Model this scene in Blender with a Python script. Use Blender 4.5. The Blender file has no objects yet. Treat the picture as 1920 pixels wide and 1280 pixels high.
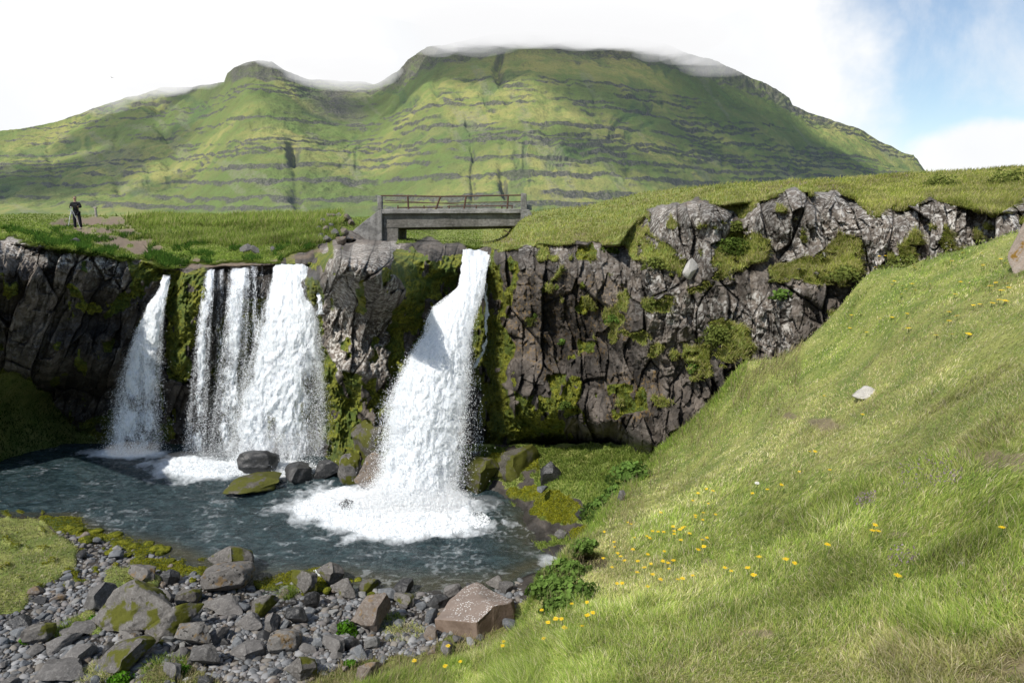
import bpy, bmesh, math, random
import numpy as np
from mathutils import Vector, Matrix
random.seed(7); RNG = np.random.default_rng(7)
SC = bpy.context.scene; COL = SC.collection
PITCH = math.radians(10.8); CP, SP = math.cos(PITCH), math.sin(PITCH); F = 1280.0
WATER = -6.40

# ------------------------------------------------------------------ geometry helpers
def ray(px, py):
    """direction of sight through a pixel of the 1920x1280 survey photo, per metre forward"""
    px = np.asarray(px, float); py = np.asarray(py, float)
    u = (px-960)/F; v = (640-py)/F
    fy = CP+v*SP
    return u/fy, (-SP+v*CP)/fy
def pt(px, py, Y):
    a, b = ray(px, py); return np.stack([a*Y, np.broadcast_to(Y, np.shape(a*Y)), b*Y], -1)
def P(px, py, Y): return Vector(pt(px, py, float(Y)).tolist())
def onz(px, py, z):
    a, b = ray(px, py); Y = z/b
    return np.stack([a*Y, Y, np.broadcast_to(z, np.shape(Y))], -1)
def tps(ctrl, vals, q, lam=0.0, scale=500.0):
    c = np.asarray(ctrl, float)/scale; v = np.asarray(vals, float); n = len(c)
    def K(r2): return np.where(r2 > 1e-12, 0.5*r2*np.log(np.maximum(r2, 1e-12)), 0.0)
    d2 = ((c[:, None]-c[None])**2).sum(-1)
    A = np.zeros((n+3, n+3)); A[:n, :n] = K(d2)+lam*np.eye(n)
    A[:n, n] = 1; A[:n, n+1:] = c; A[n, :n] = 1; A[n+1:, :n] = c.T
    w = np.linalg.solve(A, np.concatenate([v, [0, 0, 0]]))
    q = np.asarray(q, float)/scale; sh = q.shape[:-1]; q = q.reshape(-1, 2); out = np.empty(len(q))
    for s in range(0, len(q), 60000):
        Q = q[s:s+60000]; out[s:s+60000] = K(((Q[:, None]-c[None])**2).sum(-1))@w[:n]+w[n]+Q@w[n+1:]
    return out.reshape(sh)
def hsh(ix, iy, iz, seed):
    M = 0xFFFFFFFF
    h = (ix.astype(np.int64)*374761393+iy.astype(np.int64)*668265263+iz.astype(np.int64)*2147483647+seed*974711) & M
    h = ((h ^ (h >> 13))*1274126177) & M
    h = ((h ^ (h >> 16))*2246822519) & M
    return ((h ^ (h >> 15)) & 0xFFFFFF)/float(0xFFFFFF)
def vn(x, y, z=None, seed=0):
    x, y = np.broadcast_arrays(np.asarray(x, float), np.asarray(y, float))
    z = np.zeros_like(x) if z is None else np.broadcast_to(np.asarray(z, float), x.shape)
    ix, iy, iz = np.floor(x), np.floor(y), np.floor(z); fx, fy, fz = x-ix, y-iy, z-iz
    fx = fx*fx*(3-2*fx); fy = fy*fy*(3-2*fy); fz = fz*fz*(3-2*fz)
    r = 0
    zs = (0, 1) if np.any(fz) else (0,)
    for dz in zs:
        wz = (fz if dz else 1-fz) if len(zs) == 2 else 1
        for dy in (0, 1):
            wy = fy if dy else 1-fy
            for dx in (0, 1):
                r = r+hsh(ix+dx, iy+dy, iz+dz, seed)*(fx if dx else 1-fx)*wy*wz
    return r*2-1
def fbm(x, y, z=None, oct=4, seed=0, gain=.5, ridge=False):
    a, s, t = 1.0, 0, 0
    for o in range(oct):
        n = vn(x*2**o+13.7*o, y*2**o-7.3*o, None if z is None else z*2**o, seed+o*17)
        s = s+a*((1-2*np.abs(n)) if ridge else n); t += a; a *= gain
    return s/t
def voro(x, y, seed=0, jit=.9):
    """F1, F2, cell hashes h1..h3, offset from the cell centre"""
    ix, iy = np.floor(x), np.floor(y); sh = x.shape
    f1 = np.full(sh, 9.); f2 = np.full(sh, 9.); cx = np.zeros(sh); cy = np.zeros(sh); gx = np.zeros(sh); gy = np.zeros(sh)
    z0 = np.zeros(sh)
    for dy in (-1, 0, 1):
        for dx in (-1, 0, 1):
            jx, jy = ix+dx, iy+dy
            qx = jx+.5+(hsh(jx, jy, z0, seed)-.5)*jit; qy = jy+.5+(hsh(jx, jy, z0+1, seed)-.5)*jit
            d = np.hypot(x-qx, y-qy); n = d < f1
            f2 = np.where(n, f1, np.minimum(f2, d)); f1 = np.where(n, d, f1)
            cx = np.where(n, qx, cx); cy = np.where(n, qy, cy); gx = np.where(n, jx, gx); gy = np.where(n, jy, gy)
    return f1, f2, hsh(gx, gy, z0+2, seed), hsh(gx, gy, z0+3, seed), hsh(gx, gy, z0+4, seed), x-cx, y-cy
def ss(a, b, x):
    t = np.clip((x-a)/(b-a), 0, 1); return t*t*(3-2*t)
def inpoly(poly, x, y):
    r = np.zeros(np.shape(x), bool); n = len(poly); j = n-1
    for i in range(n):
        xi, yi = poly[i]; xj, yj = poly[j]
        if yi != yj:
            r ^= ((yi > y) != (yj > y)) & (x < (xj-xi)*(y-yi)/(yj-yi)+xi)
        j = i
    return r
def tab(x, pairs):
    a = np.array(pairs, float); return np.interp(x, a[:, 0], a[:, 1])

# ------------------------------------------------------------------ object helpers
def tag(o, label=None, cat=None, group=None, kind=None):
    if label: o['label'] = label
    if cat: o['category'] = cat
    if group: o['group'] = group
    if kind: o['kind'] = kind
    return o
def link(name, me, mat=None, parent=None):
    o = bpy.data.objects.new(name, me); COL.objects.link(o)
    if mat and me: me.materials.append(mat)
    if parent: o.parent = parent
    return o
def empty(name, loc=(0, 0, 0), rz=0):
    o = bpy.data.objects.new(name, None); COL.objects.link(o); o.location = loc; o.rotation_euler.z = rz
    o.empty_display_size = .1; return o
def npmesh(name, V, Fc, attrs=None, smooth=True, k=None):
    V = np.ascontiguousarray(V, dtype=np.float32); Fc = np.ascontiguousarray(Fc, dtype=np.int32)
    me = bpy.data.meshes.new(name); k = Fc.shape[1]
    me.vertices.add(len(V)); me.vertices.foreach_set('co', V.ravel())
    me.loops.add(Fc.size); me.loops.foreach_set('vertex_index', Fc.ravel())
    me.polygons.add(len(Fc)); me.polygons.foreach_set('loop_start', np.arange(0, Fc.size, k, dtype=np.int32))
    if smooth: me.polygons.foreach_set('use_smooth', np.ones(len(Fc), bool))
    else: me.polygons.foreach_set('use_smooth', np.zeros(len(Fc), bool))
    for n, a in (attrs or {}).items():
        at = me.attributes.new(n, 'FLOAT_COLOR', 'POINT')
        c = np.ones((len(V), 4), np.float32); c[:, :a.shape[1]] = a; at.data.foreach_set('color', c.ravel())
    me.update(calc_edges=True); return me
def gridfaces(R, C):
    i = np.arange((R-1)*(C-1)); r, c = i//(C-1), i % (C-1); a = r*C+c
    return np.stack([a, a+C, a+C+1, a+1], 1)
def subset(V, Fc, attrs, sel):
    f = Fc[sel]; used, inv = np.unique(f.ravel(), return_inverse=True)
    return V[used], inv.reshape(f.shape), {k: a[used] for k, a in attrs.items()}
def copy_tree(o, parent=None):
    c = o.copy(); COL.objects.link(c)
    if parent: c.parent = parent
    for ch in [x for x in bpy.data.objects if x.parent == o]: copy_tree(ch, c)
    return c

# ------------------------------------------------------------------ material helper
class NT:
    def __init__(s, name):
        s.m = bpy.data.materials.new(name); s.m.use_nodes = True; s.t = s.m.node_tree; s.t.nodes.clear()
        s.out = s.n('ShaderNodeOutputMaterial')
    def n(s, typ, **k):
        nd = s.t.nodes.new(typ)
        for a, v in k.items(): setattr(nd, a, v)
        return nd
    def set(s, sock, v):
        if hasattr(v, 'links') or isinstance(v, bpy.types.NodeSocket): s.t.links.new(v, sock)
        elif isinstance(v, (tuple, list)) and len(v) == 3 and sock.type == 'RGBA': sock.default_value = (*v, 1)
        else: sock.default_value = v
    def math(s, op, a, b=0.0, c=None, clamp=False):
        nd = s.n('ShaderNodeMath', operation=op, use_clamp=clamp); s.set(nd.inputs[0], a); s.set(nd.inputs[1], b)
        if c is not None: s.set(nd.inputs[2], c)
        return nd.outputs[0]
    def mix(s, f, a, b, mode='MIX'):
        nd = s.n('ShaderNodeMix', data_type='RGBA', blend_type=mode); s.set(nd.inputs[0], f); s.set(nd.inputs[6], a); s.set(nd.inputs[7], b)
        return nd.outputs[2]
    def ramp(s, x, lo, hi, a=0.0, b=1.0):
        nd = s.n('ShaderNodeMapRange', interpolation_type='SMOOTHSTEP'); s.set(nd.inputs[0], x)
        for i, v in zip((1, 2, 3, 4), (lo, hi, a, b)): nd.inputs[i].default_value = v
        return nd.outputs[0]
    def pos(s):
        return s.n('ShaderNodeNewGeometry').outputs['Position']
    def obj(s): return s.n('ShaderNodeTexCoord').outputs['Object']
    def noise(s, vec, scale, detail=4, rough=.55, dist=0.0, col=False, stretch=None):
        if stretch:
            mp = s.n('ShaderNodeMapping'); s.set(mp.inputs[0], vec); mp.inputs['Scale'].default_value = stretch; vec = mp.outputs[0]
        nd = s.n('ShaderNodeTexNoise'); s.set(nd.inputs['Vector'], vec); nd.inputs['Scale'].default_value = scale
        nd.inputs['Detail'].default_value = detail; nd.inputs['Roughness'].default_value = rough; nd.inputs['Distortion'].default_value = dist
        return nd.outputs[1 if col else 0]
    def vor(s, vec, scale, feature='F1', out=0):
        nd = s.n('ShaderNodeTexVoronoi', feature=feature); s.set(nd.inputs['Vector'], vec); nd.inputs['Scale'].default_value = scale
        return nd.outputs[out]
    def attr(s, name):
        a = s.n('ShaderNodeAttribute', attribute_name=name); sp = s.n('ShaderNodeSeparateColor'); s.t.links.new(a.outputs['Color'], sp.inputs[0])
        return sp.outputs[0], sp.outputs[1], sp.outputs[2], a.outputs['Alpha'], a.outputs['Color']
    def bump(s, h, strength=.5, dist=.02, normal=None):
        b = s.n('ShaderNodeBump'); s.set(b.inputs['Height'], h); b.inputs['Strength'].default_value = strength; b.inputs['Distance'].default_value = dist
        if normal: s.set(b.inputs['Normal'], normal)
        return b.outputs[0]
    def bsdf(s, col, rough=.8, spec=.3, normal=None, **k):
        b = s.n('ShaderNodeBsdfPrincipled'); s.set(b.inputs['Base Color'], col); s.set(b.inputs['Roughness'], rough)
        s.set(b.inputs['Specular IOR Level'], spec)
        if normal: s.set(b.inputs['Normal'], normal)
        for a, v in k.items(): s.set(b.inputs[a.replace('_', ' ')], v)
        return b.outputs[0]
    def end(s, sh, vol=None):
        if sh: s.t.links.new(sh, s.out.inputs[0])
        if vol: s.t.links.new(vol, s.out.inputs[1])
        return s.m
MAT = {}
def terrain_mat():
    """cliff rock with grass, moss, dirt and lichen where the mesh attributes say so.
    cov = (grass, moss, dirt, wet and painted shade) ; tin = (lichen, orange moss, tone, crack)"""
    s = NT('cliff_rock_and_turf'); p = s.pos()
    g, mo, di, wet, _ = s.attr('cov'); li, og, tone, crk, _ = s.attr('tin')
    n1 = s.noise(p, 2.2, 5, .6); n2 = s.noise(p, 11, 4, .65); n3 = s.noise(p, 38, 3, .6)
    rock = s.mix(s.ramp(n1, .35, .65), (.036, .030, .024), (.112, .094, .078))
    rock = s.mix(s.math('MULTIPLY', s.ramp(n2, .45, .75), .4), rock, (.18, .165, .15))
    rock = s.mix(s.ramp(n3, .45, .7, 0, .35), rock, (.030, .027, .026))
    rock = s.mix(s.math('MULTIPLY', li, s.ramp(n2, .46, .62)), rock, (.27, .26, .24))
    rock = s.mix(s.math('MULTIPLY', s.math('MULTIPLY', og, .7), s.ramp(n2, .50, .64)), rock, (.13, .075, .012))
    rock = s.mix(s.math('MULTIPLY', crk, .75), rock, (.016, .014, .012))
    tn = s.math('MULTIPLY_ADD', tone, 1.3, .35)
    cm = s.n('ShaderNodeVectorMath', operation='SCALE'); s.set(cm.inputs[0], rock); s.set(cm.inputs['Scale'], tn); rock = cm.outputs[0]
    moss = s.mix(s.ramp(n2, .35, .65), (.075, .085, .012), (.25, .25, .022))
    moss = s.mix(s.ramp(n3, .42, .62, 0, .7), moss, (.045, .060, .010)); moss = s.mix(s.ramp(n1, .42, .62, 0, .75), moss, (.045, .080, .016))
    grass = s.mix(s.ramp(n1, .35, .65), (.12, .165, .032), (.25, .265, .075))
    grass = s.mix(s.ramp(n3, .45, .7, 0, .6), grass, (.07, .09, .022))
    dirt = s.mix(s.ramp(n2, .3, .7), (.11, .080, .055), (.21, .158, .112))
    c = s.mix(s.ramp(s.math('ADD', mo, s.math('MULTIPLY_ADD', n3, .5, -.25)), .35, .6), rock, moss)
    c = s.mix(s.ramp(s.math('ADD', g, s.math('MULTIPLY_ADD', n3, .4, -.2)), .35, .6), c, grass)
    c = s.mix(di, c, dirt)
    c = s.mix(s.math('MULTIPLY', wet, .55), c, (.010, .012, .012))  # wet also carries the painted shade of the undercut and the hollow
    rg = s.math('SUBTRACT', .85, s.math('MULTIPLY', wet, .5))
    h = s.math('ADD', s.math('MULTIPLY', n2, .6), s.math('MULTIPLY', n3, .4))
    return s.end(s.bsdf(c, rg, .3, s.bump(h, .55, .035)))
MAT['terrain'] = terrain_mat()
def blade_mat(name, trans=.45):
    s = NT(name); a = s.attr('col')[4]
    d = s.n('ShaderNodeBsdfDiffuse'); s.set(d.inputs[0], a); t = s.n('ShaderNodeBsdfTranslucent'); s.set(t.inputs[0], a)
    mx = s.n('ShaderNodeMixShader'); mx.inputs[0].default_value = trans; s.t.links.new(d.outputs[0], mx.inputs[1]); s.t.links.new(t.outputs[0], mx.inputs[2])
    return s.end(mx.outputs[0])
MAT['blade'] = blade_mat('grass_blade')
def flat(name, col, rough=.7, spec=.3, var=.3, scale=12, bump=.3, dist=.01):
    s = NT(name); o = s.obj(); n = s.noise(o, scale, 5)
    c = s.mix(s.ramp(n, .3, .7), tuple(x*(1-var) for x in col), tuple(min(1, x*(1+var)) for x in col))
    return s.end(s.bsdf(c, rough, spec, s.bump(n, bump, dist)))

# ------------------------------------------------------------------ blades of grass
PAL = {
 'slope': [(.58,.56,.24),(.46,.49,.15),(.66,.60,.35),(.31,.37,.11),(.78,.70,.48),(.50,.55,.17)],
 'lush': [(.19,.27,.05),(.26,.36,.07),(.14,.21,.04),(.33,.40,.09)],
 'ledge': [(.32,.36,.07),(.42,.43,.11),(.50,.46,.19),(.22,.28,.05)],
 'dry': [(.48,.41,.22),(.58,.51,.30),(.34,.29,.15),(.44,.44,.18)],
 'tall': [(.20,.27,.05),(.26,.32,.07),(.34,.33,.14),(.15,.22,.04)],
 'dark': [(.035,.08,.012),(.05,.10,.018),(.03,.065,.012)],
 'mossy': [(.22,.22,.018),(.15,.17,.015),(.28,.27,.025)],
}
def blades(pos, h, w, pal, lean=.5, wind=(0.25, -.1), up=None, tone=None, segs=2, palw=None):
    n = len(pos); r = RNG
    h = np.broadcast_to(h, n)*r.uniform(.55, 1.25, n); w = np.broadcast_to(w, n)*r.uniform(.7, 1.3, n)
    th = r.uniform(0, 2*np.pi, n); L = r.uniform(.1, 1, n)*lean
    wv = .8*fbm(pos[:, 0]*1.7, pos[:, 1]*1.7, oct=3, seed=201); ww = .8*fbm(pos[:, 0]*1.7+40, pos[:, 1]*1.7, oct=3, seed=202)
    d = np.stack([np.cos(th)*L+wind[0]+wv*lean, np.sin(th)*L+wind[1]+ww*lean, np.ones(n)], 1)
    if up is not None: d += up*.6
    d /= np.linalg.norm(d, axis=1, keepdims=True)
    ph = r.uniform(0, 2*np.pi, n); side = np.stack([np.cos(ph), np.sin(ph), np.zeros(n)], 1)*w[:, None]*.5
    droop = np.stack([d[:, 0], d[:, 1], -np.abs(L)*.6-.15], 1)*h[:, None]*.35
    base = pos-d*(h*.08)[:, None]
    mid = base+d*(h*.55)[:, None]; tip = base+d*h[:, None]+droop
    V = np.empty((n, 5, 3)); V[:, 0] = base-side; V[:, 1] = base+side; V[:, 2] = mid-side*.8+droop*.15; V[:, 3] = mid+side*.8+droop*.15; V[:, 4] = tip
    o = np.arange(n)[:, None, None]*5
    Fc = (np.array([[0, 1, 3], [0, 3, 2], [2, 3, 4]])[None]+o).reshape(-1, 3)
    C = np.array(PAL[pal])[r.choice(len(PAL[pal]), n, p=palw)]*r.uniform(.75, 1.2, n)[:, None]
    if tone is not None: C = C*tone if tone.ndim == 2 else C*tone[:, None]
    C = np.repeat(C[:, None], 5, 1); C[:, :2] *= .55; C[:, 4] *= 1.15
    return V.reshape(-1, 3), Fc, C.reshape(-1, 3)
def join_soups(L):
    vs, fs, cs, o = [], [], [], 0
    for v, f, c in L:
        vs.append(v); fs.append(f+o); cs.append(c); o += len(v)
    return np.concatenate(vs), np.concatenate(fs), np.concatenate(cs)
def soup_obj(name, L, mat='blade', parent=None):
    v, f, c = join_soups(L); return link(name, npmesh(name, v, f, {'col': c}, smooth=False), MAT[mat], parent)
# ------------------------------------------------------------------ camera, light, sky
cam = bpy.data.cameras.new('camera'); co = bpy.data.objects.new('camera', cam); COL.objects.link(co)
cam.sensor_width = 36; cam.lens = 24; cam.clip_start = .05; cam.clip_end = 20000
co.rotation_euler = (math.pi/2-PITCH, 0, 0); SC.camera = co
SUN = Vector((-.44, -.50, .74)).normalized()
sl = bpy.data.lights.new('sun', 'SUN'); sl.energy = 5.0; sl.angle = math.radians(.6); sl.color = (1, .95, .87)
so = bpy.data.objects.new('sun', sl); COL.objects.link(so); so.rotation_euler = SUN.to_track_quat('Z', 'Y').to_euler()
W = bpy.data.worlds.new('World'); SC.world = W; W.use_nodes = True; wt = W.node_tree; wt.nodes.clear()
class WT(NT):
    def __init__(s, t): s.t = t
w_ = WT(wt)
wo = w_.n('ShaderNodeOutputWorld'); bg = w_.n('ShaderNodeBackground'); sky = w_.n('ShaderNodeTexSky', sky_type='NISHITA')
sky.sun_disc = False; sky.sun_elevation = math.asin(SUN.z); sky.sun_rotation = math.atan2(SUN.x, SUN.y); sky.altitude = 50; sky.air_density = 1.0; sky.dust_density = .6
tc = w_.n('ShaderNodeTexCoord').outputs['Generated']
sx = w_.n('ShaderNodeSeparateXYZ'); wt.links.new(tc, sx.inputs[0]); X, Y_, Z = sx.outputs
az = w_.math('ARCTAN2', X, Y_)
n1 = w_.noise(tc, 2.3, 6, .55); n2 = w_.noise(tc, 7, 5, .6)
# bank of cloud that covers the sky to the left of a slanting edge; open blue to the right of it
edge = w_.math('SUBTRACT', w_.math('MULTIPLY_ADD', Z, -.36, .500), az)
e2 = w_.math('ADD', edge, w_.math('MULTIPLY_ADD', n1, .24, -.12))
e2 = w_.math('ADD', e2, w_.math('MULTIPLY_ADD', n2, .22, -.11)); bank = w_.ramp(e2, -.07, .05)
bank = w_.math('MULTIPLY', bank, w_.ramp(az, -1.5, -.9))
# cumulus low on the right
da = w_.math('DIVIDE', w_.math('SUBTRACT', az, .625), .12); dz = w_.math('DIVIDE', w_.math('SUBTRACT', Z, .055), .052)
rr = w_.math('SQRT', w_.math('ADD', w_.math('MULTIPLY', da, da), w_.math('MULTIPLY', dz, dz)))
cum = w_.ramp(w_.math('SUBTRACT', w_.math('ADD', rr, w_.math('MULTIPLY', n2, .9)), .45), 1.15, .85)
wisp = w_.math('MULTIPLY', w_.ramp(w_.noise(tc, 4.2, 7, .62, .4), .48, .78), .7)
cl = w_.math('MAXIMUM', w_.math('MAXIMUM', bank, cum), wisp)
ccol = w_.mix(w_.ramp(w_.noise(tc, 3.0, 5), .3, .7), (.93, .95, .975), (1.06, 1.06, 1.06))
skyc = w_.n('ShaderNodeVectorMath', operation='SCALE'); wt.links.new(sky.outputs[0], skyc.inputs[0]); skyc.inputs['Scale'].default_value = .135
ccs = w_.n('ShaderNodeVectorMath', operation='SCALE'); wt.links.new(ccol, ccs.inputs[0]); ccs.inputs['Scale'].default_value = 1.0
wt.links.new(w_.mix(cl, skyc.outputs[0], ccs.outputs[0]), bg.inputs[0]); bg.inputs[1].default_value = 1.0
wt.links.new(bg.outputs[0], wo.inputs[0])
SC.view_settings.view_transform = 'Standard'; SC.view_settings.look = 'None'; SC.view_settings.exposure = 0
SC.render.engine = 'CYCLES'; cy = SC.cycles; cy.max_bounces = 6; cy.diffuse_bounces = 3; cy.glossy_bounces = 2; cy.transmission_bounces = 3
cy.transparent_max_bounces = 16; cy.use_denoising = True; cy.caustics_reflective = False; cy.caustics_refractive = False

# ------------------------------------------------------------------ mountain
def mountain():
    px = np.arange(-360, 2300, 1.5); C = len(px); R = 760
    top = tab(px, [(-400,320),(-200,275),(0,246),(60,240),(100,230),(170,206),(240,183),(300,166),(360,164),(420,152),(426,136),(440,124),(485,113),(510,116),(540,134),(580,148),(640,152),(700,157),(720,150),(745,134),(765,112),(800,90),(840,82),(900,68),(980,60),(1060,58),(1150,64),(1250,84),(1280,98),(1330,110),(1365,126),(1400,142),(1440,160),(1480,183),(1486,198),(1500,204),(1560,224),(1620,246),(1680,280),(1715,292),(1732,318),(1760,340),(1900,372),(2300,388)])
    top = top+fbm(px/22, px*0, oct=4, seed=5)*3.5
    Yb = tab(px, [(-400,900),(0,800),(340,760),(430,640),(560,600),(680,620),(800,560),(980,520),(1200,580),(1500,760),(1750,950),(2300,1300)])
    Yt = tab(px, [(-400,1500),(0,1480),(300,1420),(352,1340),(430,1150),(540,1160),(610,1300),(690,1290),(770,1130),(850,1080),(1050,1080),(1300,1180),(1500,1300),(1740,1500),(2300,1700)])
    k = np.hanning(83)[1:-1]; k /= k.sum(); Yb = np.convolve(np.pad(Yb, 40, 'edge'), k, 'valid'); Yt = np.convolve(np.pad(Yt, 40, 'edge'), k, 'valid')
    a, b = ray(px, top); kb = np.hanning(73)[1:-1]; kb /= kb.sum(); bs = np.convolve(np.pad(b, 35, 'edge'), kb, 'valid'); zt = bs*Yt
    t = np.linspace(0, 1, R)[:, None]**1.15
    Y = Yb+(Yt-Yb)*t; A = np.broadcast_to(a, Y.shape); X = A*Y
    g = .76*t+.24*t**2.4
    # upper cliffs: a break of slope
    zb = -6.0; z = zb+(zt-zb)*g
    PX = np.broadcast_to(px, Y.shape)
    # gullies running down the slope
    def gul(cx, wdt, dep, t0, t1, wob=26):
        c = cx+wob*fbm(t*3.5+cx, t*0+cx*.37, oct=4, seed=3); wdt = wdt*(.6+.9*np.abs(fbm(t*9, t*0+cx, oct=2, seed=6))); dep = dep*.36*np.clip(.75+1.3*fbm(t*8, t*0+cx, oct=2, seed=7), .1, 1.4)
        return dep*np.exp(-((PX-c)/wdt)**2)*ss(t0, t0+.08, t)*(1-ss(t1-.08, t1, t))
    D = 2.2*gul(945, 8, 13, .05, .93)+gul(885, 5, 8, .0, .55)+1.8*gul(545, 11, 26, .02, .55)+gul(760, 14, 20, .25, .75)+gul(1185, 10, 12, .05, .3)+gul(640, 9, 8, .2, .6)
    D += gul(1375, 6, 6, .1, .8)+gul(830, 8, 9, .35, .9)+gul(300, 20, 34, .3, 1.0)+gul(210, 9, 14, .1, .8)+gul(1050, 8, 14, .85, 1.02)+gul(1550, 8, 8, .1, .8)+gul(95, 10, 12, .2, .9)+gul(470, 7, 9, .2, .7)+gul(1120, 6, 7, .2, .75)
    gn = fbm(PX/60+1.5*vn(t*5, PX/120, seed=8), t*4.5, oct=5, seed=21, ridge=True)
    D += 7*np.clip(-gn, 0, 1)*ss(.08, .3, t)+1.5*np.clip(-fbm(PX/17+1.5*vn(t*5, PX/90, seed=18), t*1.1, oct=3, seed=22, ridge=True), 0, 1)*ss(.08, .3, t)
    z = z-D*1.15+fbm(X/120, Y/120, oct=4, seed=2)*9*ss(0, .2, t)
    # lava-flow terraces
    Hh = 8.2
    zz = (z+fbm(X/300, Y/300, oct=3, seed=31)*8+1.8*fbm(X/45, Y/45, oct=4, seed=32))/Hh+1.15*vn(z/31, X*0, seed=77)
    fl = np.floor(zz); f = zz-fl
    kk = hsh(fl, fl*0, fl*0, 9)
    th = .12+.36*kk+.10*fbm(X/50, fl*5.1, oct=3, seed=44); th = np.clip(th, .08, .6); strength = np.clip(.28+.22*ss(650, 900, PX)+1.9*(fbm(X/80, fl*7.3, oct=5, seed=41, gain=.6)+.75*(kk-.45)), 0, 1)*ss(.0, .06, t)*(.75+.25*ss(600, 800, PX))
    gap = ss(.60, .80, t)*(1-ss(.86, .90, t))*ss(700, 900, PX)
    strength = strength*(1-.85*gap)
    strength = np.maximum(strength, .8*ss(.87, .91, t)*ss(700, 760, PX))
    f2 = np.where(f < 1-th, f/(1-th)*.30, .30+(f-1+th)/th*.70)
    colm = fbm(X/4.5, fl*3.1, oct=3, seed=51)
    z2 = (fl+f2-zz)*Hh
    q2 = zz*2.7+.3; f3 = q2-np.floor(q2); f4 = np.where(f3 < .6, f3/.6*.3, .3+(f3-.6)/.4*.7); s2 = ss(-.1, .35, fbm(X/60, q2*.9, oct=3, seed=43))*ss(.0, .06, t)*(1-.7*gap)
    z2 = z2*strength+(f4-f3)*Hh/2.7*s2*.8
    z = z+z2+ colm*.8*strength
    # crags near the summits
    crag = ss(.84, .95, t)*ss(690, 760, PX)*(1-.85*ss(1450, 1540, PX))+.16*ss(.8, .92, t)*(ss(300, 420, PX)*(1-ss(560, 600, PX)))
    z += crag*(fbm(X/30, Y/30, oct=5, seed=61, ridge=True)*17)*(1-ss(.985, 1, t))
    z = z+ss(0, .15, t)*(3.0*fbm(X/13, Y/13, oct=5, seed=33, gain=.6)+5.0*np.clip(fbm(X/34, Y/34, oct=4, seed=34, ridge=True), -1, .4)); el = (z/Y).max(0); el2 = np.convolve(np.pad(el, 35, 'edge'), kb, 'valid'); z = np.where(z > 0, z*(bs/el2), z); el3 = (z/Y).max(0); w3 = ss(.80, 1.0, t); z = np.where(z > 0, z*(1+(np.clip(b/el3, .93, 1.08)-1)*w3), z)
    z = np.maximum(z, -6.5)
    dzdY = np.gradient(z, axis=0)/np.gradient(Y, axis=0)
    dzdX = np.gradient(z, axis=1)/np.gradient(X, axis=1)
    slope = np.hypot(dzdY, dzdX*.8)
    band = ss(1-th-.06, 1-th+.08, f+.42*fbm(X/16, z/9, oct=5, seed=73, gain=.65))*ss(.15, .5, strength+.35*fbm(X/22, z/14, oct=3, seed=74))
    rock = np.maximum(.95*band, .7*ss(1.1, 1.8, slope+.35*fbm(X/10, Y/10, oct=3, seed=71)))
    rock = np.maximum(rock, .95*crag*ss(-.45, .1, fbm(X/35, Y/25, oct=3, seed=72)))
    topr = ss(.885, .93, t+.03*fbm(X/40, Y/40, oct=4, seed=75))*np.maximum(ss(690, 760, PX)*(1-ss(1500, 1640, PX)), ss(415, 440, PX)*(1-ss(560, 590, PX))); rock = np.maximum(rock, topr*ss(-.35, .05, fbm(X/30, z/18, oct=4, seed=76)))
    cwm = np.exp(-((PX-625)/46)**2)*ss(.62, .75, t)*(1-ss(.88, .93, t)); rock = np.maximum(rock, cwm)
    scree = ss(.25, .45, fbm(PX/40+t*6, t*4, oct=3, seed=81))*.5
    dry = .5+.5*fbm(X/150, Y/80, oct=4, seed=91)
    lush = ss(.0, .35, gn*-1+.1)
    cov = np.stack([rock, scree, dry, lush], -1).reshape(-1, 4)
    V = np.stack([X, Y, z], -1)
    # back side falls away
    back = V[-1].copy(); rows = []
    for dy, dz_ in ((60, -25), (260, -160), (700, -400)):
        r = back.copy(); r[:, 1] += dy; r[:, 0] *= (r[:, 1]/back[:, 1]); r[:, 2] = np.maximum(back[:, 2]+dz_, -10); rows.append(r)
    # valley floor in front
    fr = []
    for y in (40, 90, 180, 320, 480):
        Yr = np.minimum(y, Yb-20); fr.append(np.stack([a*Yr, Yr, -6.5+0*Yr], -1))
    V = np.concatenate([np.array(fr), V, np.array(rows)])
    c0 = np.zeros((C, 4)); c0[:, 2] = .4
    cov = np.concatenate([np.tile(c0, (5, 1)), cov, np.tile(cov[-C:], (3, 1))])
    me = npmesh('mountain', V.reshape(-1, 3), gridfaces(V.shape[0], C)[:, ::-1], {'cov': cov})
    s = NT('mountain_turf_and_basalt'); p = s.pos(); r, sc_, dr, lu, _ = s.attr('cov')
    n = s.noise(p, .05, 6, .6); nf = s.noise(p, .35, 5, .7)
    nc = None; g1 = s.mix(s.ramp(dr, .3, .75), (.115, .148, .038), (.285, .275, .085))
    g1 = s.mix(s.ramp(n, .4, .65, 0, .7), g1, (.13, .195, .045))
    g1 = s.mix(s.math('MULTIPLY', lu, .55), g1, (.06, .115, .04))
    nff = s.noise(p, 1.1, 3, .7); g1 = s.mix(s.ramp(nff, .45, .7, 0, .45), g1, (.075, .095, .035)); g1 = s.mix(s.ramp(nf, .5, .75, 0, .5), g1, (.13, .13, .07))
    g1 = s.mix(s.math('MULTIPLY', sc_, s.ramp(nf, .35, .6)), g1, (.22, .21, .15))
    nc = s.noise(p, .5, 4, .7, stretch=(1, 1, .18)); rk = s.mix(s.ramp(nc, .36, .68), (.040, .040, .036), (.150, .142, .120)); rk = s.mix(s.ramp(n, .42, .64, 0, .5), rk, (.075, .085, .038))
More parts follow.
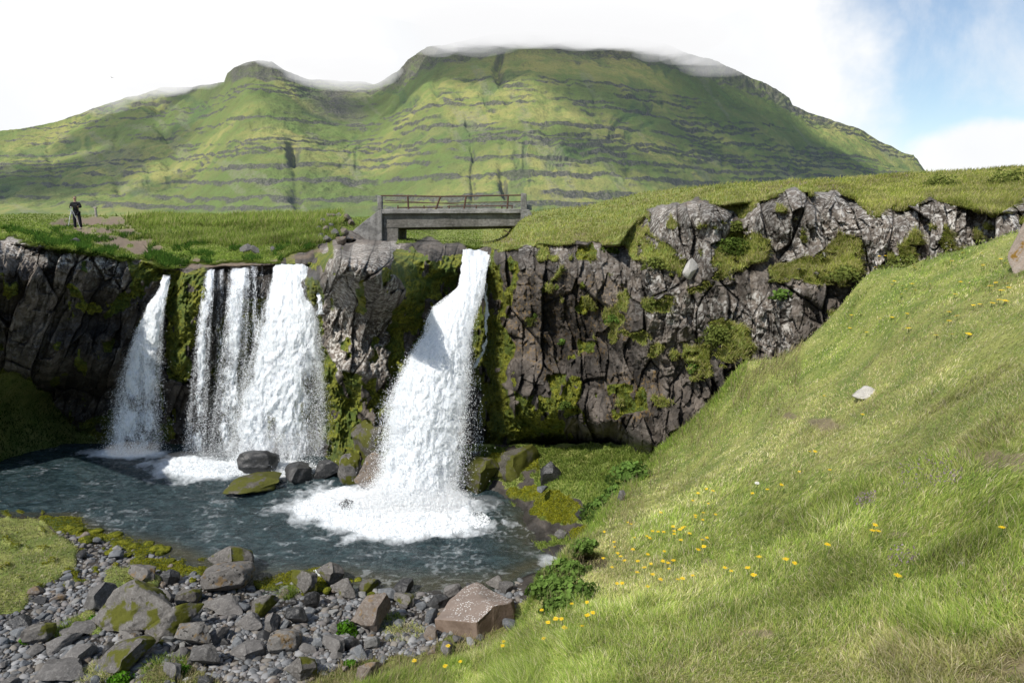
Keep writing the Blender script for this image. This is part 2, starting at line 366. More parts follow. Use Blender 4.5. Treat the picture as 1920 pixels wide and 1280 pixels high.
    brk_ = s.noise(p, .16, 5, .7, .5); rr_ = s.math('MULTIPLY', r, s.ramp(s.math('ADD', brk_, s.math('MULTIPLY_ADD', nc, .5, -.25)), .31, .47, .25, 1)); c = s.mix(rr_, g1, rk); pz = s.n('ShaderNodeSeparateXYZ'); s.t.links.new(p, pz.inputs[0]); c = s.mix(s.math('MULTIPLY', s.ramp(pz.outputs[2], 170, 260), s.ramp(nf, .35, .6)), c, (.085, .082, .050))
    s.end(s.bsdf(c, .9, .1, s.bump(s.math('ADD', nf, nc), .8, 1.6), Emission_Color=(.45, .60, .78, 1), Emission_Strength=.060))  # faint blue emission stands in for distance haze
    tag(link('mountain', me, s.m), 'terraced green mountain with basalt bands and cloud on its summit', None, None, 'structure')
mountain()

# ------------------------------------------------------------------ cloud that caps the summits (an emitting, absorbing vapour)
def cloud_mat(name, dens, em):
    s = NT(name); a = s.n('ShaderNodeVolumeAbsorption'); a.inputs['Color'].default_value = (0, 0, 0, 1); a.inputs['Density'].default_value = dens
    e = s.n('ShaderNodeEmission'); e.inputs[0].default_value = (1, 1, 1.01, 1); e.inputs[1].default_value = dens*em
    ad = s.n('ShaderNodeAddShader'); s.t.links.new(a.outputs[0], ad.inputs[0]); s.t.links.new(e.outputs[0], ad.inputs[1])
    return s.end(None, ad.outputs[0])
def puff(bm, c, r, seed):
    n0 = len(bm.verts)
    res = bmesh.ops.create_icosphere(bm, subdivisions=4, radius=1)
    vs = res['verts']; A = np.array([v.co[:] for v in vs])
    d = 1+.28*fbm(A[:, 0]*1.6+seed, A[:, 1]*1.6, A[:, 2]*1.6, oct=4, seed=seed)
    for v, k in zip(vs, d): v.co = Vector((v.co.x*r[0]*k+c[0], v.co.y*r[1]*k+c[1], v.co.z*r[2]*k+c[2]))
def cloud(name, puffs, dens, label, wisps=()):
    wisps = list(wisps)
    m = cloud_mat(name+'_vapour', dens, 1.02); m2 = cloud_mat(name+'_fringe', dens*.36, .97)
    root = empty(name, P(puffs[0][0], puffs[0][1], puffs[0][2])); ri = root.location
    m3 = cloud_mat(name+'_wisp', dens*.24, .96)
    for i, (px, py, Y, rx, rz, ry) in enumerate(puffs+wisps):
        c = P(px, py, Y); k = Y/F; bm = bmesh.new(); puff(bm, c-ri, (rx*k, ry, rz*k), 11+i)
        me = bpy.data.meshes.new('billow'); bm.to_mesh(me); bm.free()
        for p_ in me.polygons: p_.use_smooth = True
        link('billow', me, m if rz >= 32 else (m2 if i < len(puffs) else m3), root)
    tag(root, label, 'cloud')
cloud('summit_cloud', [(1000,-2,980,230,44,60),(885,6,960,100,40,50),(1150,10,1000,150,46,60),(1245,36,1030,90,34,50),(1060,-24,940,330,60,70),(1000,38,930,200,31,70),(880,46,930,110,31,70),(1150,52,950,150,31,70),(1060,52,920,260,28,60),(1270,68,990,90,28,60),(840,62,930,60,22,50),(930,60,920,70,20,40),(1010,66,920,50,16,40),(1180,74,940,70,18,40),(1240,82,960,60,16,40),(1100,66,920,60,20,40),(1320,78,1000,50,16,40),(950,34,940,110,26,40),(1110,46,980,110,26,40),(1195,56,1010,90,28,40),(835,46,980,60,26,40),(1300,66,1050,70,26,40),(1000,-19,960,440,60,90),(900,40,930,90,26,40),(1040,38,940,60,18,30),(1260,66,1020,60,26,30)],
      .022, 'white cloud sitting on the summit of the main mountain',
      [(x, tab(x, [(780,92),(850,80),(950,68),(1060,62),(1180,74),(1280,96),(1350,112)])+random.uniform(-10, 14), random.uniform(900, 980), random.uniform(35, 80), random.uniform(9, 20), 40) for x in np.linspace(800, 1350, 30)])
cloud('drifting_cloud', [(640,112,1120,100,34,50),(640,135,1080,110,30,50),(600,128,1100,70,22,40),(690,130,1080,60,22,40),(540,112,1030,60,18,30),(480,94,1000,70,18,30),(440,108,1010,30,14,24),(655,135,1090,70,22,40)],
      .018, 'low cloud drifting over the saddle beside the left knob',
      [(x, tab(x, [(440,108),(520,110),(600,146),(700,154)])+random.uniform(-8, 10), random.uniform(980, 1060), random.uniform(25, 50), random.uniform(7, 14), 30) for x in np.linspace(440, 710, 16)])
cloud('ridge_cloud', [(330,136,1300,90,33,50),(390,142,1200,60,22,40),(270,158,1300,70,24,40),(215,176,1300,50,18,40),(300,160,1290,60,18,40)],
      .014, 'thin cloud along the far left ridge',
      [(x, tab(x, [(180,196),(260,172),(400,152)])+random.uniform(-6, 8), random.uniform(1150, 1250), random.uniform(25, 45), random.uniform(6, 12), 30) for x in np.linspace(190, 400, 10)])

def overhead():  # out-of-view puffs added along the sun line to shade the mountain
    m = cloud_mat('overhead_vapour', .009, .5); root = empty('unseen_shade_cloud', (-200, 300, 700))  # vapour made only for the unseen shade puffs
    targ = [(1350,250,1000,170,60),(1550,290,1050,150,60),(1180,190,900,110,50),(1450,210,1100,150,60),(1050,100,980,150,50),(1250,330,760,110,40),(900,95,1000,100,40),(1650,320,1100,130,60),(1400,330,850,110,40),(1150,120,1000,120,50),(1300,160,1050,120,50),(1550,330,950,110,40),
            (60,290,1000,160,60),(230,240,1100,110,60),(-60,300,1000,150,60),(290,330,900,45,40),(160,200,1250,120,60)]
    for i, (px, py, Y, r, h) in enumerate(targ):
        c = P(px, py, Y); c += SUN*((720-c.z)/SUN.z); bm = bmesh.new(); puff(bm, c-root.location, (r, r, h), 90+i); me = bpy.data.meshes.new('billow'); bm.to_mesh(me); bm.free(); link('billow', me, m, root)  # these billows are the added, out-of-view shade puffs
    tag(root, 'unseen cloud puffs placed overhead to shade the mountain flanks', 'cloud')
overhead()
# ------------------------------------------------------------------ the gorge: plateau, cliffs and hill, one continuous relief
RIDGE = [(-300,402),(0,402),(60,400),(120,403),(240,405),(600,408),(700,407),(950,404),(990,400),(1040,392),(1100,385),(1200,364),(1300,352),(1400,343),(1500,339),(1560,336),(1640,331),(1740,323),(1860,317),(1920,314),(2200,306)]
FOOT = [(-300,905),(1000,905),(1060,890),(1230,872),(1300,810),(1400,720),(1500,690),(1600,600),(1700,540),(1920,480),(2200,460)]
CTRL = [ # px, py, Y   left plateau
(-300,402,48),(-300,460,20),(0,402,48),(0,425,26),(0,455,16.6),(60,402,50),(60,430,24),(145,403,60),(145,430,38),(145,462,19),(240,405,58),(240,440,33),(240,478,20),
(330,405,55),(330,440,32),(330,480,22),(330,500,19.2),(450,405,50),(450,440,31),(450,480,22),(450,500,19.1),(570,407,45),(570,440,29),(570,490,19.4),
(650,408,42),(650,440,31),(640,464,18.2),(650,454,32),(700,454,34),(740,405,55),(740,455,34),(740,468,18.4),(820,405,75),(820,437,60),(820,457,34),(830,470,18.8),
(900,405,75),(900,437,60),(900,459,34),(895,468,19.6),(950,403,60),(950,440,37),(945,462,17.9),
# left cliff
(-300,470,15),(-300,850,15.4),(-60,470,15.0),(-60,560,15.2),(-60,650,15.6),(-60,760,16.0),(-60,850,15.9),(-180,470,15.0),(-180,600,15.2),(-180,720,15.5),(-180,850,15.5),(-300,600,15.2),(-300,720,15.4),(0,475,15.6),(0,600,16.2),(0,690,16.8),(0,760,17.4),(0,850,17.0),(0,905,16.8),(100,480,16.6),(100,600,17.2),(100,700,17.4),(110,735,19.5),(100,780,19.2),(100,850,17.9),
(200,485,17.9),(190,600,18.2),(190,700,18.2),(200,730,20.2),(200,780,20.0),(200,850,18.6),(270,500,18.8),(270,600,18.7),(260,720,19.4),(250,850,18.8),(300,905,18.8),
# wall behind the left falls
(325,520,18.9),(300,700,19.1),(330,840,18.9),(350,515,18.5),(345,600,18.1),(345,700,18.0),(345,760,18.9),(350,840,18.7),(410,512,19.3),(410,700,19.3),(410,860,18.9),(500,510,19.3),(500,700,19.2),(500,870,18.6),(560,500,19.2),(560,620,18.7),(560,870,18.2),
(590,500,18.4),(595,600,17.9),(605,700,17.8),(600,870,17.3),
# centre buttress
(625,470,17.4),(630,560,17.0),(630,700,17.0),(625,740,17.4),(620,870,16.7),(680,470,17.2),(680,600,16.7),(680,700,16.7),(680,740,17.2),(680,840,16.6),(680,905,16.2),(735,470,17.6),(735,600,17.1),(735,720,17.1),(735,850,16.5),
(800,475,17.6),(800,520,17.4),(820,560,17.7),(770,640,17.5),(770,800,16.8),(780,905,16.3),(860,500,17.9),(850,540,18.2),(840,640,18.0),(850,800,17.2),(850,905,16.7),
# channel and right cliff
(895,480,18.9),(895,560,18.4),(890,700,17.9),(890,850,16.9),(890,905,16.6),(925,520,17.4),(925,650,17.1),(915,760,16.9),(915,850,16.8),(940,480,17.1),(960,560,16.3),(960,700,15.9),(955,800,16.2),(960,850,16.8),(960,905,16.6),
(1040,455,16.6),(1040,480,16.0),(1040,600,15.5),(1040,700,15.2),(1040,790,15.0),(1040,822,17.0),(1040,840,18.0),(1040,890,17.5),(1120,460,15.7),(1120,480,15.2),(1120,600,14.7),(1120,750,14.2),(1130,810,14.3),(1140,830,16.2),(1140,845,17.0),(1140,880,16.4),
(1000,430,20),(1000,402,34),(1100,430,18),(1100,387,30),(1200,830,13.0),(1200,700,13.5),(1200,520,14.1),(1200,490,14.4),(1200,460,15.6),(1200,400,18.5),(1200,366,28),(1230,872,12.9),
(1280,790,12.7),(1270,650,13.0),(1290,520,13.3),(1290,490,13.6),(1270,470,14.0),(1290,440,13.9),(1290,395,14.3),(1290,380,15.6),(1290,353,26),(1350,700,12.3),(1350,560,12.8),(1350,490,13.1),(1340,400,13.9),(1345,375,15.2),
(1385,460,14.2),(1385,400,14.6),(1400,380,15.4),(1420,470,12.9),(1430,400,13.2),(1480,480,12.6),(1480,380,13.0),(1480,358,13.8),(1480,341,24),(1550,450,12.4),(1550,380,12.9),(1560,362,14),(1420,650,11.7),(1430,530,12.1),(1500,500,12.0),(1500,530,11.7),(1480,660,11.2),(1540,560,11.2),(1500,690,11.2),
(1600,560,11.0),(1600,500,11.4),(1600,440,12.0),(1600,400,12.5),(1590,370,13.5),(1650,500,11.0),(1650,400,11.8),(1650,380,12.7),(1650,333,22),(1760,480,10.4),(1760,385,11.2),(1760,370,12.0),(1760,324,20),
(1900,450,9.7),(1900,390,10.2),(1900,370,11.2),(1900,316,18),(2200,440,8.6),(2200,380,9.2),(2200,308,15),(2200,460,8.6),(1900,480,9.6),(1600,600,11.0),(1400,720,11.7)]
# painted cover, as polygons on the survey photo
BRK = [(-300,455),(0,455),(210,480),(320,505),(580,498),(600,470),(640,452),(740,456),(870,458),(930,462),(1000,460),(1160,462),(1210,395),(1290,378),(1370,385),(1400,380),(1480,354),(1580,368),(1740,375),(1860,400),(2200,380)]
G_POLYS = [ # grass
[(-300,380),(60,380),(160,400),(560,395),(620,405),(640,450),(560,470),(500,492),(320,497),(210,478),(120,470),(60,456),(0,440),(-300,440)],
[(560,398),(700,398),(690,430),(600,430)],
[(-300,700),(40,700),(90,740),(130,800),(210,830),(210,905),(-300,905)],
[(738,425),(960,415),(958,464),(890,466),(862,458),(800,452),(745,456)],
[(930,470),(985,385),(1100,370),(1300,345),(1560,330),(1760,318),(2200,300),(2200,362),(1920,372),(1860,405),(1820,400),(1740,372),(1700,392),(1640,402),(1590,372),(1570,360),(1480,352),(1400,392),(1390,412),(1370,392),(1300,375),(1215,392),(1215,440),(1290,480),(1280,505),(1200,490),(1165,462),(1080,448),(1010,462),(960,470)],
[(1350,450),(1395,430),(1440,462),(1440,480),(1400,500),(1350,530),(1335,490)],
[(1440,500),(1520,485),(1580,440),(1610,450),(1618,510),(1580,530),(1500,530),(1440,525)],
[(1170,465),(1215,460),(1290,485),(1285,515),(1240,500),(1175,482)],
[(1330,600),(1400,610),(1410,660),(1380,680),(1330,660)],
[(1130,580),(1165,570),(1160,640),(1140,640)],
[(1285,640),(1325,650),(1330,700),(1290,710)],
[(1205,555),(1260,555),(1250,585),(1210,580)],
[(1670,470),(1710,460),(1720,510),(1670,520)],
]
M_POLYS = [ # moss
[(200,600),(270,560),(310,520),(320,470),(240,470),(250,530),(200,590)],
[(310,508),(395,505),(385,600),(370,660),(350,720),(310,700),(300,760),(340,820),(300,830),(290,700),(305,600)],
[(400,600),(470,560),(600,600),(600,840),(420,840)],
[(575,495),(600,500),(610,560),(590,590),(575,560)],
[(598,640),(625,690),(640,740),(720,800),(740,860),(690,905),(610,860),(600,750)],
[(740,470),(870,478),(862,530),(845,560),(800,560),(805,620),(770,700),(740,720),(730,620),(755,560)],
[(640,700),(730,700),(735,860),(650,850)],
[(885,520),(905,530),(915,600),(940,720),(960,780),(1010,840),(1000,862),(900,850),(885,690)],
[(920,470),(950,480),(940,560),(960,650),(950,720),(925,720),(915,600)],
[(960,740),(1030,740),(1060,760),(1060,840),(980,855)],
[(1130,720),(1200,720),(1210,770),(1150,780)],
[(1040,700),(1090,700),(1090,780),(1030,770)],
[(-60,800),(220,780),(220,905),(-60,905)],
]
O_POLYS = [[(930,520),(1010,500),(1180,540),(1180,640),(1010,700),(930,640)], [(1130,700),(1230,700),(1230,790),(1130,790)], [(480,100),(481,100),(481,101)]]
D_POLYS = [[(80,412),(230,408),(265,430),(300,470),(210,478),(170,455),(110,430)], [(310,492),(560,480),(600,470),(600,478),(480,500),(330,503)], [(1410,346),(1560,338),(1720,326),(1720,334),(1560,352),(1430,352)]]
LI_POLYS = [[(600,460),(750,460),(750,700),(620,700)], [(1210,380),(1370,380),(1370,520),(1210,500)], [(1390,350),(1580,350),(1620,380),(1920,370),(1920,480),(1640,520),(1390,480)], [(0,420),(60,420),(120,470),(230,480),(240,560),(180,520),(0,480)], [(920,460),(1200,460),(1300,560),(1500,540),(1480,670),(1300,620),(1000,540)]]
def covers(polys, PX, PY, warp=12, seed=0, sc=34):
    wx = PX+warp*fbm(PX/sc, PY/sc, oct=4, seed=seed+1); wy = PY+warp*.8*fbm(PX/sc+9, PY/sc+5, oct=4, seed=seed+2)
    m = np.zeros(PX.shape, bool)
    for p in polys: m |= inpoly(p, wx, wy)
    return m.astype(float)
def blur(A, n):
    for _ in range(n):
        A = (A+np.roll(A, 1, 0)+np.roll(A, -1, 0)+np.roll(A, 1, 1)+np.roll(A, -1, 1))/5
    return A
GX = None
def gorge():
    global GX
    px = np.arange(-300, 2200, 1.35); C = len(px); R = 400
    top = tab(px, RIDGE)+fbm(px/60, px*0, oct=4, seed=4)*2.5; foot = tab(px, FOOT)
    t = np.linspace(0, 1, R)[:, None]; PX = np.broadcast_to(px, (R, C)).copy(); PY = top+(foot-top)*t
    c = np.array(CTRL); q = np.stack([PX, PY], -1); bk = tab(c[:, 0], BRK); up = c[:, 1] < bk
    dT = tps(c[up][:, :2], 1/c[up][:, 2], q, lam=3e-5); dC = tps(c[~up][:, :2], 1/c[~up][:, 2], q, lam=1e-5)
    bg_ = tab(PX, BRK)+2.5*fbm(PX/30, PX*0, oct=3, seed=97); wC = ss(-5, 2, PY-bg_); disp = np.minimum(dT, np.maximum(dC, dT))*(1-wC)+dC*wC
    Y = 1/np.clip(disp, 1/80, 1/8.0)
    a, b = ray(PX, PY); Xw, Zw = a*Y, b*Y
    g = covers(G_POLYS, PX, PY, 15, 1, 26); mo = covers(M_POLYS, PX, PY, 22, 2, 50); og = covers(O_POLYS, PX, PY, 30, 3); di = blur(covers(D_POLYS, PX, PY, 22, 4, 45), 6)*ss(-.5, .1, fbm(PX/22, PY/7, oct=4, seed=29)+.02); li = covers(LI_POLYS, PX, PY, 20, 5)
    low = PY > tab(PX, BRK)+6; g = np.where(low & (PX > 330), g*(1-ss(.16, .30, fbm(PX/15, PY/9, oct=4, seed=111))), g); g = np.maximum(g, (PY < top+7)*1.0)
    rocky = ss(.40, .48, fbm(PX/34, PY/7, oct=4, seed=112))*(PX > 905)*(~low)*(PY > top+14); 
    # scattered tufts on the rock
    sp = fbm(PX/30, PY/30, oct=4, seed=12); g = np.maximum(g, ss(.42, .50, sp)*(PX > 930)*(PY < 760)*.9)
    mo = np.maximum(mo, ss(.30, .42, fbm(PX/26, PY/34, oct=4, seed=13))*.8*(((PX > 560)&(PX < 1120))|(PX < 330)))
    mo = np.maximum(mo, ss(.15, .35, sp)*ss(480, 560, PX)*(1-ss(610, 640, PX)))
    mo = mo*(1-.85*ss(.18, .34, fbm(PX/17+50, PY/30, oct=4, seed=14))); soft = np.clip(g+di, 0, 1)
    rockm = 1-blur(soft, 3)
    # fractured rock, three sizes; blocks stand upright
    rng = (PX > 900)
    ux, uz = PX/78, -PY/78; wx = ux+.16*fbm(ux*1.1, uz*1.1, oct=3, seed=6); wz = uz+.2*fbm(ux*1.1+4, uz*1.1, oct=3, seed=7)
    tilt = np.where(PX > 900, wx+.05*wz, wx-.30*wz)
    D = np.zeros_like(Y); crack = np.zeros_like(Y); tone = np.zeros_like(Y)
    for (sx_, sz_, A, S, cd, cw, sd) in ((.85, 2.3, .44, .45, .12, .05, 1), (.34, 1.15, .26, .60, .05, .06, 2), (.15, .36, .12, .7, .02, .09, 3), (.06, .12, .035, .6, .0, .2, 4)):
        f1, f2, h1, h2, h3, ox, oz = voro(tilt/sx_, wz/sz_, sd)
        D += (h1-.5)*A+((h2-.5)*ox*sx_+(h3-.5)*oz*sz_*.7)*S*2
        e = 1-ss(0, cw, f2-f1); D += e*cd; 
        if sd < 4: crack = np.maximum(crack, e*(.9, .45, .0, 0)[sd-1])
        tone += (h2-.5)*(.6, .65, .5, .2)[sd-1]
    D += .10*fbm(Xw*5, Zw*5, oct=4, seed=9)
    amp = np.ones_like(Y); amp = np.where(PX < 330, 1.1, amp); inf = ss(325, 400, PX)*(1-ss(560, 600, PX)); amp = amp*(1-.65*inf); Y = Y+.22*ss(396, 410, PX)*(1-ss(570, 590, PX))*ss(495, 515, PY)
    mossy = blur(mo, 4)
    bumpy = .22*fbm(Xw*2.6, Zw*2.6, oct=4, seed=15)+.12*np.abs(fbm(Xw*9, Zw*7, oct=3, seed=16))
    turf = .10*fbm(Xw*1.5, Y*1.2, oct=4, seed=17)*np.minimum(Y/14, 1)+.16*fbm(Xw*.8, Y*.5, oct=3, seed=18)*rockm*0
    Dm = D*amp*(1-.72*mossy)+mossy*bumpy*2.0
    fade = ss(0, .02, t)
    PYd = PY+(-(turf)*(1-rockm)*F/Y*.5)*fade          # turf hummocks move up and down, rock moves in and out
    Dm = .50*np.tanh(Dm/.50)
    Y2 = Y+Dm*rockm-.10*(1-rockm)*(PY > top+30)
    hum = ss(0, .05, t)*(PX < 640)*(1-ss(448, 470, PY))*(1-di*.7); PYd = PYd-5*hum*fbm(PX/55, PY/13, oct=4, seed=88)-2*hum*np.abs(fbm(PX/14, PY/6, oct=3, seed=89))
    di = np.maximum(di, .8*rocky)
    V = pt(PX, PYd, Y2)
    wet = np.zeros_like(Y); wet = np.maximum(wet, ss(320, 345, PX)*(1-ss(585, 612, PX))*ss(495, 520, PY)*.9)  # wet: wet rock, and below also the painted shade of the undercut
    wet = np.maximum(wet, ss(870, 890, PX)*(1-ss(925, 960, PX))*ss(480, 520, PY)*.7)
    wet = np.maximum(wet, ss(-.2, .2, Zw*-1-5.9)*.8); wet = np.maximum(wet, .45*(PX < 330)*ss(560, 700, PY))
    wet = np.maximum(wet, 1.2*ss(812, 832, PY+.05*(1100-PX))*(PX > 940)*(PX < 1225)); wet *= (1-.5*mo); wet = np.where((PX > 300) & (PX < 395) & (PY < 850), wet*.15, wet)  # undercut below the right cliff: its shade is painted through the wet channel
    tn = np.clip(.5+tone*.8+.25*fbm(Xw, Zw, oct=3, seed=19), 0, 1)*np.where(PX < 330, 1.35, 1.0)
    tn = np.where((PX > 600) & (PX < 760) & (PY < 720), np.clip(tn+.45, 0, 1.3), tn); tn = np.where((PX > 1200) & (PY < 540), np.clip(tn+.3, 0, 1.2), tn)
    lic = (li*.8+.12)*np.where((PX > 900) & (PY > 470+.0*PX) & (PX < 1210), .35, 1.0)
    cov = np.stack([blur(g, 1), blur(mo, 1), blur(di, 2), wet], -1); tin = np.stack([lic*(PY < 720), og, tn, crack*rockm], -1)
    # ends of the sheet carried on: down behind the ridge
    back = []
    for dy, dz_ in ((6, -.8), (1.5, -.1)):
        r = V[0].copy(); s_ = (r[:, 1]+dy)/r[:, 1]; r[:, 0] *= s_; r[:, 1] += dy; r[:, 2] += dz_; back.append(r)
    Va = np.concatenate([np.array(back), V]); cov = np.concatenate([cov[:1], cov[:1], cov]); tin = np.concatenate([tin[:1], tin[:1], tin])
    Vf = Va.reshape(-1, 3); Fc = gridfaces(R+2, C)[:, ::-1]; at = {'cov': cov.reshape(-1, 4), 'tin': tin.reshape(-1, 4)}
    PXa = np.concatenate([PX[:1], PX[:1], PX]).ravel(); PYa = np.concatenate([PY[:1], PY[:1], PY]).ravel()
    softv = blur(np.clip(g, 0, 1), 1); softv = np.concatenate([softv[:1], softv[:1], softv]).ravel()
    fx, fy_ = PXa[Fc[:, 0]], PYa[Fc[:, 0]]; fs = softv[Fc[:, 0]]
    brk = tab(fx, BRK)
    isM = (fy_ < brk) & (fx < 905); isH = (fy_ < brk) & (fx >= 905); isC = ~(isM | isH)
    for nm, sel, lb in (('meadow', isM, 'grassy river terrace with a trodden path above the falls'), ('hill', isH, 'grassy hill behind the top of the right cliff'), ('cliff', isC, 'dark fractured basalt cliff with moss around the waterfall pool')):
        v, f, aa = subset(Vf, Fc, at, sel)
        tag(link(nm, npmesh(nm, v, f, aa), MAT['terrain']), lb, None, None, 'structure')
    GX = dict(PX=PX, PY=PY, V=V, g=g, mo=mo, di=di, Y=Y2, top=top, px=px, foot=foot)
gorge()
def gorge_at(px, py):
    """surface point of the gorge relief at a survey pixel"""
    i = int(round((px+300)/1.35)); i = min(max(i, 0), len(GX['px'])-1)
    j = int(round((py-GX['top'][i])/(GX['foot'][i]-GX['top'][i])*399)); j = min(max(j, 0), 399)
    return Vector(GX['V'][j, i].tolist())

# ------------------------------------------------------------------ near grass slope
EDGE = [(560,1330),(640,1306),(700,1286),(780,1262),(860,1245),(915,1232),(950,1212),(975,1178),(992,1130),(1015,1088),(1060,1036),(1110,982),(1150,936),(1190,896),(1215,866),(1240,838),(1262,815),(1300,785),(1340,745),(1372,704),(1400,674),(1450,672),(1490,655),(1530,622),(1570,580),(1605,535),(1640,505),(1700,498),(1760,480),(1830,458),(1900,436),(2300,400)]
SL = [(2300,400,5.8),(1240,838,12.0),(1372,704,11.2),(1490,655,10.6),(1605,540,10.5),(1700,498,10.0),(1900,440,9.1),(1190,900,9.6),(1150,940,8.4),(1110,985,7.4),(1060,1040,6.5),(1015,1090,5.8),(992,1130,5.3),(975,1180,4.8),(950,1215,4.5),(860,1245,4.3),(780,1262,4.2),(700,1286,4.0),(560,1330,3.8),
(1500,845,6.4),(1280,990,6.0),(1150,1090,5.3),(1040,1180,4.3),(1920,1280,2.2),(1920,1000,2.95),(1920,700,4.7),(1400,1280,2.9),(1630,735,7.0),(1000,1330,3.3),(2300,1330,1.7),(2300,900,2.5),(1300,880,8.7),(1400,760,10.0),(1600,620,9.5),(1250,940,7.5),(700,1400,3.3)]
def slope_Y(PX, PY):
    c = np.array(SL); d = tps(c[:, :2], 1/c[:, 2], np.stack([PX, PY], -1), lam=4e-4); return 1/np.clip(d, 1/14, 1/1.2)
def slope_pts(PX, PY):
    holl = np.exp(-(((PX-1108)/34)**2+((PY-1055)/17)**2)**2); Y = slope_Y(PX, PY)*(1+.075*holl); V = pt(PX, PY, Y); x, y = V[..., 0], V[..., 1]
    V[..., 2] += .035*fbm(x*1.1, y*1.1, oct=3, seed=23)*ss(2, 6, y)+.016*fbm(x*6, y*6, oct=3, seed=24)+.030*fbm(x*2.7, y*2.7, oct=3, seed=27)
    return V
SPATCH = [(1108,1056,36,18),(1548,795,34,12),(1880,862,70,26),(1800,845,30,12),(1895,1245,60,26),(1480,775,16,7),(1700,1185,30,10),(1830,1270,60,16),(1420,1190,40,10),(1330,1060,20,7),(1690,1000,26,7),(1010,1245,26,6)]
def patch_dirt(PX, PY):
    m = np.zeros(np.shape(PX))
    for cx, cy_, rx, ry in SPATCH:
        d = np.hypot((PX-cx)/rx, (PY-cy_)/ry)+.45*fbm(PX/16, PY/10, oct=3, seed=25); m = np.maximum(m, 1-ss(.6, 1.1, d))
    return m
def slope():
    px = np.arange(560, 2300, 2.2); C = len(px); R = 400; e = tab(px, EDGE)+fbm(px/18, px*0, oct=3, seed=26)*3
    t = np.linspace(0, 1, R)[:, None]; PX = np.broadcast_to(px, (R, C)); PY = e+(1400-e)*t
    V = slope_pts(PX, PY)
    di = patch_dirt(PX, PY)
    rows = []
    for dy, dz_ in ((.9, -4.5), (.5, -1.8), (.25, -.6), (.08, -.12)):
        r = V[0].copy(); s_ = 1+dy/r[:, 1]; r[:, 0] = r[:, 0]*s_-.05*abs(dz_)*(px < 1240); r[:, 1] += dy; r[:, 2] += dz_*np.where(px < 1240, 1, .6); r[:, 2] = np.maximum(r[:, 2], WATER-.4); rows.append(r)
    V = np.concatenate([np.array(rows), V]); cov = np.zeros((R+4, C, 4)); cov[..., 0] = 1; cov[4:, :, 2] = di*.8; cov[:3, :, 2] = .8; cov[4:, :, 3] = 1.3*np.exp(-(((PX-1108)/34)**2+((PY-1058)/15)**2)**2)  # last channel darkens the hollow: painted shade, not damp soil
    tin = np.zeros((R+4, C, 4)); tin[..., 2] = .5
    tag(link('grass_slope', npmesh('grass_slope', V.reshape(-1, 3), gridfaces(R+4, C)[:, ::-1], {'cov': cov.reshape(-1, 4), 'tin': tin.reshape(-1, 4)}), MAT['terrain']), 'steep grassy bank falling to the pool', None, None, 'structure')
slope()

# ------------------------------------------------------------------ ledge and mossy bank at the foot of the right cliff
def ledge():
    c = np.array([(860,840,16.2),(900,850,15.9),(1000,850,15.9),(1100,842,15.4),(1160,835,14.6),(1240,838,12.7),(1240,800,13.6),(880,920,15.1),(940,945,14.5),(985,960,13.7),(1000,1000,12.75),(1040,1030,12.0),(1090,1060,11.6),(1000,900,14.3),(1040,930,13.4),(1090,900,13.2),(1100,940,12.6),(1160,900,12.0),(1130,990,11.4),(1180,940,11.0),(1060,985,12.7),(1240,900,10.8),(860,960,14.9)])
    px = np.arange(860, 1250, 1.6); py = np.arange(832, 1065, 1.2); PX, PY = np.meshgrid(px, py)
    Y = 1/tps(c[:, :2], 1/c[:, 2], np.stack([PX, PY], -1), lam=1e-5)
    mm = np.zeros(PX.shape)
    for cx, cy_, rx, ry in ((1045,955,60,34),(985,925,40,16),(1090,1005,26,16),(960,870,70,26)): mm = np.maximum(mm, 1-ss(.6, 1.05, np.hypot((PX-cx)/rx, (PY-cy_)/ry)+.3*fbm(PX/18, PY/12, oct=3, seed=33)))
    V = pt(PX, PY, Y); x, y = V[..., 0], V[..., 1]
    V[..., 2] += .10*fbm(x*2.2, y*2.2, oct=4, seed=34)+.14*mm*np.abs(fbm(x*4.5, y*4.5, oct=3, seed=35))
    g = ss(-.3, .0, fbm(PX/30, PY/16, oct=3, seed=36)+.6*ss(975, 1060, PX)-.8*ss(915, 950, PY)*(1-ss(1080, 1120, PX)))*(1-mm)
    cov = np.stack([g, mm, 0*g, .6*(V[..., 2] < WATER+.12)+.25*(1-g)*(1-mm)], -1); tin = np.stack([0*g, .3*mm, 0*g+.25, 0*g], -1)
    tag(link('river_bank', npmesh('river_bank', V.reshape(-1, 3), gridfaces(*PX.shape)[:, ::-1], {'cov': cov.reshape(-1, 4), 'tin': tin.reshape(-1, 4)}), MAT['terrain']), 'green and mossy ledge between the right cliff and the pool', None, None, 'structure')
    return PX, PY, V, g, mm
LEDGE = ledge()

# ------------------------------------------------------------------ stony shore in front of the pool
SHz = [(-300,940,-6.5),(0,968,-6.40),(120,972,-6.40),(300,1030,-6.44),(420,1070,-6.44),(480,1100,-6.42),(600,1085,-6.42),(700,1105,-6.42),(830,1110,-6.42),(960,1090,-6.42),(1040,1060,-6.44),(0,1000,-6.2),(100,1030,-6.15),(0,1120,-6.0),(100,1100,-6.1),(-300,1000,-6.0),(-300,1300,-5.7),
(60,1180,-6.15),(200,1140,-6.15),(300,1090,-6.25),(300,1200,-6.2),(0,1280,-6.15),(400,1280,-6.1),(500,1180,-6.25),(700,1200,-6.25),(650,1280,-6.0),(850,1200,-6.15),(940,1130,-6.25),(1000,1100,-6.2),(1000,1180,-6.0),(900,1250,-5.9),(200,940,-6.9),(400,990,-6.9),(600,1000,-7),(900,1000,-6.9),(300,1340,-6.0),(1060,1200,-5.9),(1400,1060,-6.4),(1400,1400,-5.9),(300,1400,-5.95)]
